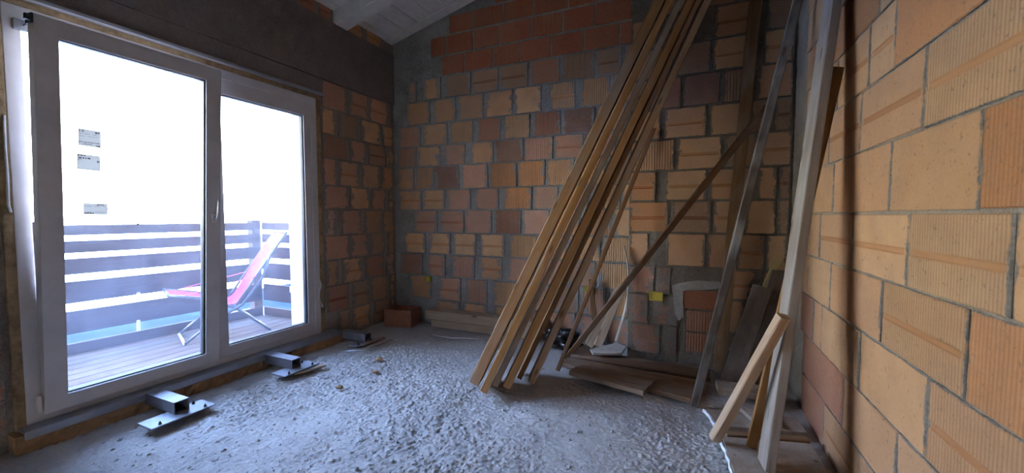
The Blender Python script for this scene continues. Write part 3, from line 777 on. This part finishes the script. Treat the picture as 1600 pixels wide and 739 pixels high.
# deck chair
cc = empty('deck_chair', (0, 0, 0), label='reclining pink sling deck chair with grey tubular frame on the balcony', category='chair')
o_ = (onz(278, 523, ZD) + onz(291, 541, ZD)) / 2
ax = Vector((0.36, 0.933, 0)).normalized(); wx = Vector((ax.y, -ax.x, 0))
def onplane(u, v, off=0.0):
    """sight line meets the chair's upright middle plane, shifted sideways by off"""
    d = Vector(ray(u, v)); p = Vector((0, 0, H)); b = o_ + wx * off
    t = (b - p).dot(wx) / d.dot(wx); return p + d * t
cc.location = o_
prof = [onplane(u, v) for u, v in ((259, 457), (285, 458), (312, 461), (340, 470), (362, 472), (376, 458), (392, 428), (410, 398), (428, 372), (438, 363))]
bm = bmesh.new(); HW = 0.21
L_ = []
for i, p in enumerate(prof):
    sag = 0.03 if 0 < i < len(prof) - 1 else 0.005
    L_.append([bm.verts.new(p - o_ + wx * HW * t_ + Vector((0, 0, -sag * (1 - t_ * t_)))) for t_ in (-1, -0.5, 0, 0.5, 1)])
for i in range(len(L_) - 1):
    for k in range(4): bm.faces.new((L_[i][k], L_[i + 1][k], L_[i + 1][k + 1], L_[i][k + 1]))
r_ = bmesh.ops.solidify(bm, geom=bm.faces[:], thickness=0.006)
sl = link('sling', bm_mesh(bm, 'sling', True), M['pink'], cc)
sl.modifiers.new('soft', 'SUBSURF').levels = 1; sl.modifiers['soft'].render_levels = 2
rear = onz(424, 518, ZD); rear = rear - wx * (rear - o_).dot(wx)      # on the middle plane
top, low, mid, fr_ = prof[-1], prof[4], prof[6], prof[0]
for sgn in (-1, 1):
    k = wx * (HW + 0.02) * sgn
    foot = o_ + Vector((0, 0, 0.012)) + k; rf = rear + Vector((0, 0, 0.012)) + k
    curve = [foot, foot * 0.5 + (low + k) * 0.5 + Vector((0, 0, 0.02)), low + k * 1.0 + ax * 0.05 + Vector((0, 0, 0.0)), mid + k + ax * 0.05 - Vector((0, 0, 0.03)), prof[7] + k + ax * 0.02]
    link('side_tube', tube_mesh('side_tube', [p - o_ for p in curve], 0.013), M['tube'], cc)
    link('leg', tube_mesh('leg', [p - o_ for p in (rf, low + k * 0.98 + Vector((0, 0, -0.03)), prof[2] + k * 0.98, fr_ + k * 0.96)], 0.013), M['tube'], cc)
    link('back_tube', tube_mesh('back_tube', [p - o_ for p in (low + k * 0.95, mid + k * 0.95, top + k * 0.95)], 0.012), M['tube'], cc)
    link('armrest_strap', tube_mesh('armrest_strap', [p - o_ for p in (prof[1] + k + Vector((0, 0, 0.01)), prof[6] + k + Vector((0, 0, 0.0)))], 0.01, 6, True, (0.012, 0.003)), M['pink'], cc)
k = wx * (HW + 0.02)
for nm, p in (('foot_bar', o_ + Vector((0, 0, 0.012))), ('rear_bar', rear + Vector((0, 0, 0.012))), ('head_bar', top), ('front_bar', fr_)):
    link(nm, tube_mesh(nm, [p - k - o_, p + k - o_], 0.013), M['alu'] if nm == 'foot_bar' else M['tube'], cc)

# ================================================================== LUMBER
def board(name, label, foot, top, t, wdt, wdir, col, cat='plank', group=None, dust=0.4, ext0=0.0, ext1=0.0, seg=8, shift=0.5, bow=0.0, off=(0, 0, 0)):
    """a sawn board whose near edge runs foot -> top; t is the near edge, wdt its width going away along wdir"""
    p0, p1 = Vector(foot), Vector(top)
    A = (p1 - p0).normalized()
    p0 = p0 - A * ext0; p1 = p1 + A * ext1
    Lg = (p1 - p0).length
    Wd = Vector(wdir); Wd = (Wd - A * Wd.dot(A)).normalized()
    T = Wd.cross(A).normalized()
    bm = bmesh.new(); rings = []
    ch = min(0.004, t * 0.15)
    sec = [(-t / 2 + ch, 0), (t / 2 - ch, 0), (t / 2, ch), (t / 2, wdt - ch), (t / 2 - ch, wdt), (-t / 2 + ch, wdt), (-t / 2, wdt - ch), (-t / 2, ch)]
    for i in range(seg + 1):
        f = i / seg
        bx, by = bow * math.sin(math.pi * f), rng.uniform(-0.0015, 0.0015)
        rings.append([bm.verts.new((a_ + bx + rng.uniform(-0.001, 0.001), b_ + by, Lg * f)) for a_, b_ in sec])
    for ra, rb in zip(rings, rings[1:]):
        for k in range(8): bm.faces.new((ra[k], ra[(k + 1) % 8], rb[(k + 1) % 8], rb[k]))
    bm.faces.new(rings[0][::-1]); bm.faces.new(rings[-1])
    bmesh.ops.recalc_face_normals(bm, faces=bm.faces[:])
    pr = {'label': label, 'category': cat}
    if group: pr['group'] = group
    o = link(name, bm_mesh(bm, name), M['wood'], None, color=col, dust=dust, **pr)
    m = Matrix((T, Wd, A)).transposed().to_4x4(); m.translation = p0 + Vector(off)
    o.matrix_world = m
    # stand it on the floor
    return o
def foot_at(u, v, top, t, wdt, wdir, z=0.0):
    """where the near edge of a board ends when its lowest corner rests at height z and that end is seen at (u, v)"""
    zr = z
    for _ in range(6):
        p = onz(u, v, zr); A = (Vector(top) - p).normalized()
        Wd = Vector(wdir); Wd = (Wd - A * Wd.dot(A)).normalized(); T = Wd.cross(A)
        zr = z + max(0.0, -Wd.z * wdt) + abs(T.z) * t / 2
    return p
def ground_board(o, z=0.0):
    lo = min((o.matrix_world @ v.co).z for v in o.data.vertices)
    o.location.z += z - lo
    return o
G = 'long planks leaned against the chimney breast'
GOLD, GREY, OCH = (0.52, 0.28, 0.105), (0.46, 0.36, 0.25), (0.46, 0.255, 0.10)
YT = 3.36
def wd(u):      # direction a board's width takes: away from the viewer, turned a little
    return u
specs = [
 ('wide grey-faced plank at the window end of the leaning bundle', (739, 600), (1030, 0), 0.074, 0.20, (-0.24, 0.97, 0), (0.42, 0.26, 0.13), 0.7),
 ('ochre plank with the foot furthest forward, second in the leaning bundle', (755, 613), (1047, 0), 0.054, 0.20, (-0.28, 0.96, 0), GOLD, 0.25),
 ('grey weathered plank edge, third from the window in the leaning bundle', (773, 603), (1064, 0), 0.044, 0.20, (-0.28, 0.96, 0), GREY, 0.9),
 ('ochre plank with short pale top edge, fourth in the leaning bundle', (791, 606), (1080, 0), 0.054, 0.20, (-0.28, 0.96, 0), OCH, 0.25),
 ('shaded plank set back between its neighbours, fifth in the leaning bundle', (811, 592), (1092, 0), 0.036, 0.18, (-0.28, 0.96, 0), (0.34, 0.195, 0.09), 0.3),
 ('plank at the corner end of the leaning bundle, sixth from the window', (830, 598), (1106, 0), 0.050, 0.18, (-0.26, 0.96, 0), (0.42, 0.265, 0.14), 0.6),
]
for i, (lb, f, tp, t, wdt, wdir, col, du) in enumerate(specs):
    tq = ony(*tp, YT - (0.02 if i else 0.06))
    o = board('long_plank' , lb, foot_at(*f, tq, t, wdt, wdir), tq, t, wdt, wdir, col, group=G, dust=du, ext1=0.12, seg=14)
    ground_board(o, 0.0)
VW = (-0.15, 0.98, 0)
o = board('thin_batten', 'thin brown batten leaning beside the corner end of the plank bundle', foot_at(871, 579, ony(1022, 200, YP - 0.035), 0.035, 0.03, VW, 0.0), ony(1022, 200, YP - 0.035), 0.035, 0.03, VW, (0.26, 0.135, 0.06), 'batten'); ground_board(o)
o = board('short_batten', 'short upright brown batten end below the yellow wall box behind the planks', foot_at(932, 540, ony(923, 437, 3.80), 0.045, 0.03, VW, 0.0), ony(923, 437, 3.80), 0.045, 0.03, VW, (0.22, 0.115, 0.05), 'batten'); ground_board(o)
o = board('diagonal_batten', 'dark brown batten lying slantwise across the chimney breast from floor to corner', foot_at(884, 562, ony(1196, 170, YP - 0.085), 0.045, 0.03, (-0.1, 1, 0.3), 0.0), ony(1196, 170, YP - 0.085), 0.045, 0.03, (-0.1, 1, 0.3), (0.14, 0.072, 0.035), 'batten', ext1=0.02); ground_board(o)
o = board('upright_board', 'narrow upright board standing flat against the chimney breast', foot_at(1124, 583, ony(1181, 0, YP - 0.05), 0.085, 0.022, (0.02, 1, 0), 0.0), ony(1181, 0, YP - 0.05), 0.085, 0.022, (0.02, 1, 0), (0.22, 0.135, 0.065), 'board', ext1=0.3); ground_board(o)
o = board('dark_pole', 'dark weathered pole plank leaning into the corner with black upper half', foot_at(1085, 636, onx(1247, 0, XR - 0.10), 0.05, 0.04, (-0.05, 0.95, 0.1), 0.0), onx(1247, 0, XR - 0.10), 0.05, 0.04, (-0.05, 0.95, 0.1), (0.105, 0.085, 0.07), 'plank', dust=0.9, ext1=0.15); ground_board(o)
# the tall plank and its companions by the right wall
o = board('tall_plank', 'tall pale plank standing on the panels and leaning on the right wall', foot_at(1203, 739, onx(1309, 0, XR - 0.07), 0.042, 0.15, (-0.04, 1.0, 0), 0.055), onx(1309, 0, XR - 0.07), 0.042, 0.15, (-0.04, 1.0, 0), (0.30, 0.26, 0.225), 'plank', dust=0.8, ext1=0.2, seg=12); ground_board(o, 0.055)
o = board('orange_board', 'orange-brown board tucked behind the tall pale plank, ending lower', foot_at(1175, 700, onx(1311, 104, XR - 0.028), 0.052, 0.018, (0.15, 1.0, 0), 0.055), onx(1311, 104, XR - 0.03), 0.050, 0.022, (-0.1, 1.0, 0), (0.36, 0.18, 0.06), 'board', dust=0.15, bow=0.0); ground_board(o, 0.055)
sb = board('short_prop', 'short pale timber propped slantwise against the tall plank', foot_at(1110, 684, onx(1216, 492, 0.37), 0.045, 0.05, (0.8, 0.3, 0), 0.058), onx(1216, 492, 0.37), 0.045, 0.05, (0.8, 0.3, 0), (0.50, 0.36, 0.24), 'timber', dust=0.2)
# two wide dark boards in the corner
o = board('dark_board', 'wide dark board leaning in the corner, the one nearer the chimney hole', foot_at(1141, 598, ony(1192, 448, YP - 0.12), 0.13, 0.028, (0.15, 1, 0.1), 0.0), ony(1192, 448, YP - 0.12), 0.13, 0.028, (0.15, 1, 0.1), (0.105, 0.078, 0.058), 'board', 'dark boards leaned in the corner', 0.5); ground_board(o)
o = board('dark_board', 'wide dark board leaning in the corner, the one nearer the right wall', foot_at(1174, 594, ony(1224, 425, YP - 0.06), 0.14, 0.028, (0.1, 1, 0.1), 0.0), ony(1224, 425, YP - 0.06), 0.14, 0.028, (0.1, 1, 0.1), (0.12, 0.085, 0.06), 'board', 'dark boards leaned in the corner', 0.5); ground_board(o)
o = board('pale_lath', 'short pale yellowish lath sticking up behind the dark corner boards', ony(1187, 466, YP - 0.025), ony(1218, 402, YP - 0.022), 0.045, 0.015, (0.05, 1, 0), (0.38, 0.29, 0.13), 'lath', dust=0.1)
# boards on the floor before the chimney breast
FB = 'boards lying on the floor before the chimney'
def floor_board(lb, p0, p1, wdt, th, z, col, du=0.5, tilt=0.0, name='floor_plank'):
    o = board(name, lb, Vector((p0[0], p0[1], z + th)), Vector((p1[0], p1[1], z + th + tilt)), wdt, th, (0, 0, -1), col, 'plank', FB, du)
    return o
floor_board('broad grey plank with ragged end, frontmost on the floor before the chimney', (-0.80, 3.02), (-0.245, 2.88), 0.22, 0.035, 0.035, (0.27, 0.20, 0.145), 0.6)
floor_board('brown plank beside the broad grey one, nearest the dark pole', (-0.36, 3.05), (0.05, 2.96), 0.20, 0.035, 0.0, (0.24, 0.15, 0.085))
floor_board('long dark plank along the chimney foot, lowest of the floor planks', (-1.02, 3.45), (0.16, 3.40), 0.20, 0.035, 0.0, (0.15, 0.09, 0.055))
floor_board('dark plank on top of the others at the chimney foot', (-0.92, 3.36), (0.10, 3.34), 0.14, 0.03, 0.037, (0.17, 0.10, 0.06))
floor_board('middle brown plank between the broad grey one and the chimney foot', (-0.95, 3.22), (0.12, 3.14), 0.17, 0.034, 0.0, (0.21, 0.125, 0.07))
# beams by the back wall
G2 = 'beams stacked along the back wall'
for lb, x0, x1, z0, h_, y0, y1 in (('pale squared beam on the floor along the back wall, lower of two', -2.66, -1.35, 0.0, 0.085, 3.71, 3.86),
                                   ('pale squared beam along the back wall, upper of two, near the hollow brick', -2.73, -1.30, 0.087, 0.10, 3.70, 3.855)):
    o = board('squared_beam', lb, (x0, y0, z0 + h_ / 2), (x1, y0, z0 + h_ / 2), h_, y1 - y0, (0, 1, 0), (0.46, 0.345, 0.24), 'beam', G2, 0.5)
# bent and split pale slats leaning in the niche
PS = 'pale slats leaned beside the chimney breast'
o = board('split_lath', 'pale split slat leaning beside the chimney, the lower of the two straight ones', onz(920, 540, 0.09), ony(968, 452, 3.84), 0.075, 0.015, (0, 1, 0.3), (0.52, 0.42, 0.31), 'slat', PS, 0.3)
o = board('split_lath', 'pale split slat leaning beside the chimney, the one nearer its edge', onz(934, 541, 0.09), ony(972, 447, 3.80), 0.07, 0.015, (0, 1, 0.3), (0.52, 0.41, 0.30), 'slat', PS, 0.3)
pts = [ony(u, v, Y) for u, v, Y in ((962, 533, 3.45), (970, 508, 3.49), (977, 483, 3.52), (981, 458, 3.54), (982, 430, 3.555), (980, 405, 3.565), (975, 384, 3.57))]
link('bent_strip', tube_mesh('bent_strip', pts, 0.02, 6, True, (0.016, 0.006)), M['card'], None, label='thin whitish strip bent in an arc at the edge of the chimney breast', category='strip')
# torn pale board scrap
outl = [(922, 545), (926, 551), (960, 552), (972, 551), (978, 541), (968, 537), (963, 531), (957, 537), (940, 541)]
bm = bmesh.new()
P3 = [onz(u, v, 0.11) for u, v in outl]
a_ = [bm.verts.new(p) for p in P3]; b_ = [bm.verts.new(p - Vector((0, 0, 0.018))) for p in P3]
bm.faces.new(a_); bm.faces.new(b_[::-1])
for k in range(len(P3)): bm.faces.new((a_[k], b_[k], b_[(k + 1) % len(P3)], a_[(k + 1) % len(P3)]))
bmesh.ops.recalc_face_normals(bm, faces=bm.faces[:])
link('board_scrap', bm_mesh(bm, 'board_scrap'), M['card'], None, label='torn whitish board scrap lying at the foot of the pale slats', category='scrap')
# crumpled bag
bm = bmesh.new(); bmesh.ops.create_icosphere(bm, subdivisions=4, radius=1.0)
for v in bm.verts:
    n = v.co.copy()
    k = 1 + 0.22 * math.sin(9 * n.x + 3 * n.z) * math.sin(7 * n.y + 2) + 0.12 * math.sin(17 * n.z + 5 * n.x) + rng.uniform(-0.05, 0.05)
    v.co = Vector((n.x * 0.16 * k, n.y * 0.09 * k, max(-0.085, n.z * 0.10 * k)))
o = link('crumpled_bag', bm_mesh(bm, 'crumpled_bag', False), M['bag'], None, label='crumpled black plastic bag on the floor behind the leaning planks', category='bag')
o.location = (-1.08, 3.60, 0.085)

# panels by the right wall
def quad_panel(name, lb, corners, th, col, dust=0.8, edge=True, zlift=0.0, group=None):
    bm = bmesh.new()
    a_ = [bm.verts.new(Vector(p)) for p in corners]; b_ = [bm.verts.new(Vector(p) - Vector((0, 0, th))) for p in corners]
    bm.faces.new(a_); bm.faces.new(b_[::-1])
    for k in range(4): bm.faces.new((a_[k], b_[k], b_[(k + 1) % 4], a_[(k + 1) % 4]))
    bmesh.ops.recalc_face_normals(bm, faces=bm.faces[:])
    bmesh.ops.bevel(bm, geom=bm.edges[:], offset=0.003, segments=1, affect='EDGES')
    pr = dict(label=lb, category='panel')
    if group: pr['group'] = group
    p = link(name, bm_mesh(bm, name), M['wood'], None, color=col, dust=dust, **pr)
    if edge:   # crusty white foam along the side that faces the room
        c0, c1 = Vector(corners[3]), Vector(corners[0])
        n = 14; pts = []
        for i in range(n + 1):
            pts.append(c0.lerp(c1, i / n) + Vector((rng.uniform(-0.010, 0.003) - 0.003, 0, -th * 0.45 + rng.uniform(-0.004, 0.004))))
        link('foam_edge', tube_mesh('foam_edge', pts, 0.008, 6, True, (0.006, th * 0.45)), M['styro'], p)
    return p
PG = 'dusty panels on the floor by the right wall'
PC = (0.36, 0.29, 0.225)
quad_panel('dusty_panel', 'dusty panel with white foamed edge under the tall plank, nearest the viewer', [(0.175, 2.405, 0.052), (0.60, 2.52, 0.052), (0.645, 1.80, 0.052), (0.235, 1.78, 0.052)], 0.03, PC, group=PG)
quad_panel('dusty_panel', 'dusty panel beside the short prop, second from the viewer', [(0.105, 2.755, 0.034), (0.60, 2.86, 0.034), (0.62, 2.68, 0.034), (0.165, 2.56, 0.034)], 0.03, PC, group=PG)
quad_panel('dusty_panel', 'small pale panel lying on the second one, right of the short prop', [(0.30, 2.80, 0.062), (0.44, 2.83, 0.062), (0.50, 2.66, 0.062), (0.37, 2.62, 0.062)], 0.026, (0.44, 0.37, 0.30), edge=False, group=PG)
quad_panel('dusty_panel', 'pale panel piece farthest back, below the dark corner boards', [(0.18, 3.14, 0.085), (0.56, 3.18, 0.085), (0.58, 3.02, 0.085), (0.19, 2.98, 0.085)], 0.04, (0.36, 0.31, 0.25), edge=False, group=PG)
o = board('low_timber', 'brown timber lying under the edge of the nearest dusty panel', (0.20, 2.475, 0.0), (0.60, 2.585, 0.0), 0.05, 0.045, (0, 0, 1), (0.24, 0.14, 0.07), 'timber')

# ================================================================== SMALL THINGS
def bracket(lb, y0, y1, xf, ty, tz=0.032, xb=-2.95, tl=0.0):
    b = empty('steel_bracket', (xf, (y0 + y1) / 2, 0), label=lb, category='bracket', group='steel brackets under the window door')
    L = (y1 - y0) / 2
    box('base_plate', xb - xf, 0.0, -L, L, tz - 0.008, tz, M['steel'], b, 0.002)
    # square tube standing out of the wall
    bm = bmesh.new(); s0, s1, wl = 0.0, 0.082, 0.005
    x0, x1 = (XL + 0.09) - xf, (-2.875 + tl) - xf
    ya = ty - (y0 + y1) / 2
    outer = [(ya, tz), (ya + s1, tz), (ya + s1, tz + 0.072), (ya, tz + 0.072)]; inner = [(ya + wl, tz + wl), (ya + s1 - wl, tz + wl), (ya + s1 - wl, tz + 0.072 - wl), (ya + wl, tz + 0.072 - wl)]
    v = {}
    for nm, L2 in (('o', outer), ('i', inner)):
        for e, xx in enumerate((x0, x1)):
            for k, (yy, zz) in enumerate(L2): v[nm, e, k] = bm.verts.new((xx, yy, zz))
    for k in range(4):
        m = (k + 1) % 4
        bm.faces.new((v['o', 0, k], v['o', 0, m], v['o', 1, m], v['o', 1, k])); bm.faces.new((v['i', 0, k], v['i', 1, k], v['i', 1, m], v['i', 0, m]))
        bm.faces.new((v['o', 1, k], v['o', 1, m], v['i', 1, m], v['i', 1, k])); bm.faces.new((v['o', 0, m], v['o', 0, k], v['i', 0, k], v['i', 0, m]))
    bmesh.ops.recalc_face_normals(bm, faces=bm.faces[:])
    link('square_tube', bm_mesh(bm, 'square_tube'), M['steel'], b)
    for (dx, dy) in ((-0.025, -L + 0.05), (-0.025, L - 0.05), (xb - xf + 0.025, L - 0.06)):
        bm = bmesh.new(); bmesh.ops.create_cone(bm, cap_ends=True, segments=6, radius1=0.010, radius2=0.004, depth=0.018)
        c_ = link('bolt', bm_mesh(bm, 'bolt'), M['gasket'], b); c_.location = (dx, dy, tz + 0.009)
    return b
bracket('steel bracket with square tube and bolted plate, nearest the viewer', 1.195, 1.535, -2.79, 1.345)
bracket('steel bracket with square tube, in the middle of the row under the window', 2.02, 2.33, -2.79, 2.14)
bracket('steel bracket half buried in dust, at the far end of the window', 2.80, 3.06, -2.86, 2.945, 0.016, tl=-0.02)
SG = 'thin slats on the floor by the window'
for lb, p, q_, c_ in (('thin wooden slat lying along the middle steel bracket plate', onz(459, 588), onz(508, 573), (0.40, 0.30, 0.2)),
                  ('thin straight slat lying by the far steel bracket, the one nearer the wall', onz(566, 542), onz(600, 529), (0.36, 0.25, 0.16)),
                  ('thin slat lying by the far steel bracket, the one further into the room', onz(571, 547), onz(612, 533), (0.40, 0.29, 0.19))):
    board('thin_strip', lb, p + Vector((0, 0, 0.022)), q_ + Vector((0, 0, 0.020)), 0.035, 0.014, (0, 0, -1), c_, 'slat', SG, 0.8)
link('white_strip', tube_mesh('white_strip', [onz(543, 548, 0.012), onz(556, 548, 0.014), onz(571, 547, 0.013)], 0.006, 6), M['white'], None, label='short white plastic strip on the floor before the far steel bracket', category='strip')
link('white_cable', tube_mesh('white_cable', [onz(u, v, 0.015) for u, v in ((676, 523), (690, 526), (705, 528), (725, 528), (740, 529), (757, 531))], 0.005, 6), M['white'], None, label='loose white cable lying on the floor before the squared beams', category='cable')
# hollow clay block in the corner
hb = empty('hollow_block', (-3.02, 3.66, 0.0), label='reddish-brown hollow clay block sitting on the floor in the far corner', category='block')
bm = bmesh.new()
ring_o = [(-0.165, -0.125), (0.165, -0.125), (0.165, 0.125), (-0.165, 0.125)]
add_box(bm, -0.165, 0.165, -0.125, -0.108, 0, 0.19); add_box(bm, -0.165, 0.165, 0.108, 0.125, 0, 0.19)
add_box(bm, -0.165, -0.148, -0.1075, 0.1075, 0, 0.19); add_box(bm, 0.148, 0.165, -0.1075, 0.1075, 0, 0.19)
M['blockclay'] = mk_plain('red_brown_clay', (0.26, 0.105, 0.06, 1), 0.9, nscale=12, var=0.25)
link('shell', bm_mesh(bm, 'shell'), M['blockclay'], hb)
bm = bmesh.new()
for k in range(1, 4): add_box(bm, -0.148 + k * 0.074 - 0.005, -0.148 + k * 0.074 + 0.005, -0.1075, 0.1075, 0, 0.165)
add_box(bm, -0.147, 0.147, -0.005, 0.005, 0, 0.160)
link('web', bm_mesh(bm, 'web'), M['blockclay'], hb)
hb.rotation_euler = (0, 0, math.radians(12))
# installation boxes in the walls
def wall_box(lb, c, s_=0.075, ht=0.055):
    e = empty('installation_box', c, label=lb, category='wall box', group='yellow installation boxes in the masonry')
    bm = bmesh.new()
    add_box(bm, -s_ / 2, s_ / 2, -0.008, 0.03, -ht / 2, -ht / 2 + 0.008); add_box(bm, -s_ / 2, s_ / 2, -0.008, 0.03, ht / 2 - 0.008, ht / 2)
    add_box(bm, -s_ / 2, -s_ / 2 + 0.008, -0.008, 0.03, -ht / 2 + 0.008, ht / 2 - 0.008); add_box(bm, s_ / 2 - 0.008, s_ / 2, -0.008, 0.03, -ht / 2 + 0.008, ht / 2 - 0.008)
    link('rim', bm_mesh(bm, 'rim'), M['yellow'], e)
    box('back_plate', -s_ / 2 + 0.008, s_ / 2 - 0.008, 0.0, 0.004, -ht / 2 + 0.008, ht / 2 - 0.008, M['yellow'], e)
wall_box('yellow installation box set in the chimney breast left of the plaster patch', tuple(ony(1025, 463, YP - 0.01)), 0.11, 0.075)
wall_box('yellow installation box behind the leaning planks', tuple(ony(921, 453, YB - 0.012)), 0.095, 0.065)
wall_box('small yellow installation box low on the back wall near the corner', tuple(ony(668, 436, YB - 0.012)), 0.075, 0.06)
# tape strips down the masonry left of the frame
link('plaster_bead', tube_mesh('plaster_bead', [onx(u, v, XL + 0.012) for u, v in ((6, 180), (8, 230), (11, 270), (13, 320), (17, 332))], 0.006, 6), M['white'], None, label='thin whitish cord hanging on the masonry left of the window frame', category='cord')
# loose stones and chips on the floor
bm = bmesh.new()
for i in range(2600):
    x_, y_ = rng.uniform(XL + 0.15, XR - 0.3), rng.uniform(0.9, 3.75)
    if (x_ > 0.0 and y_ > 1.6) or (x_ > -1.05 and y_ > 2.7) or (x_ < -2.6 and y_ > 3.2) or y_ > 3.66: continue
    r0 = rng.choice((0.004, 0.006, 0.006, 0.009, 0.013)) * rng.uniform(0.7, 1.3)
    z_ = float(floor_h(np.array([x_]), np.array([y_]))[0])
    vs = [bm.verts.new((x_ + r0 * a_ * rng.uniform(0.7, 1.4), y_ + r0 * b_ * rng.uniform(0.7, 1.4), z_ + r0 * c_ * rng.uniform(0.5, 0.9)))
          for a_, b_, c_ in ((1, 0, 0), (0, 1, 0), (-1, 0, 0), (0, -1, 0), (0, 0, 1), (0, 0, -1))]
    for f in ((0, 1, 4), (1, 2, 4), (2, 3, 4), (3, 0, 4), (1, 0, 5), (2, 1, 5), (3, 2, 5), (0, 3, 5)): bm.faces.new([vs[k] for k in f])
link('rubble', bm_mesh(bm, 'rubble'), M['stone'], None, kind='stuff', label='small loose stones and mortar crumbs scattered over the dusty floor', category='rubble')
for (u, v, sz, lb) in ((592, 562, 0.045, 'largest brown brick chip on the dusty floor, in front of the far steel bracket'),
                   (587, 582, 0.03, 'small brown brick chip on the floor, further into the room than the largest chip'),
                   (530, 606, 0.035, 'flat brown brick chip on the dusty floor nearest the viewer')):
    bm = bmesh.new(); bmesh.ops.create_icosphere(bm, subdivisions=1, radius=1)
    for q_ in bm.verts: q_.co = Vector((q_.co.x * sz * rng.uniform(0.7, 1.3), q_.co.y * sz * rng.uniform(0.5, 1.0), q_.co.z * sz * 0.45 * rng.uniform(0.6, 1.1)))
    p = onz(u, v, 0.0)
    o = link('brick_chip', bm_mesh(bm, 'brick_chip'), M['foam_brown'], None, label=lb, category='chip', group='brown brick chips on the floor')
    o.location = (p.x, p.y, 0.006)
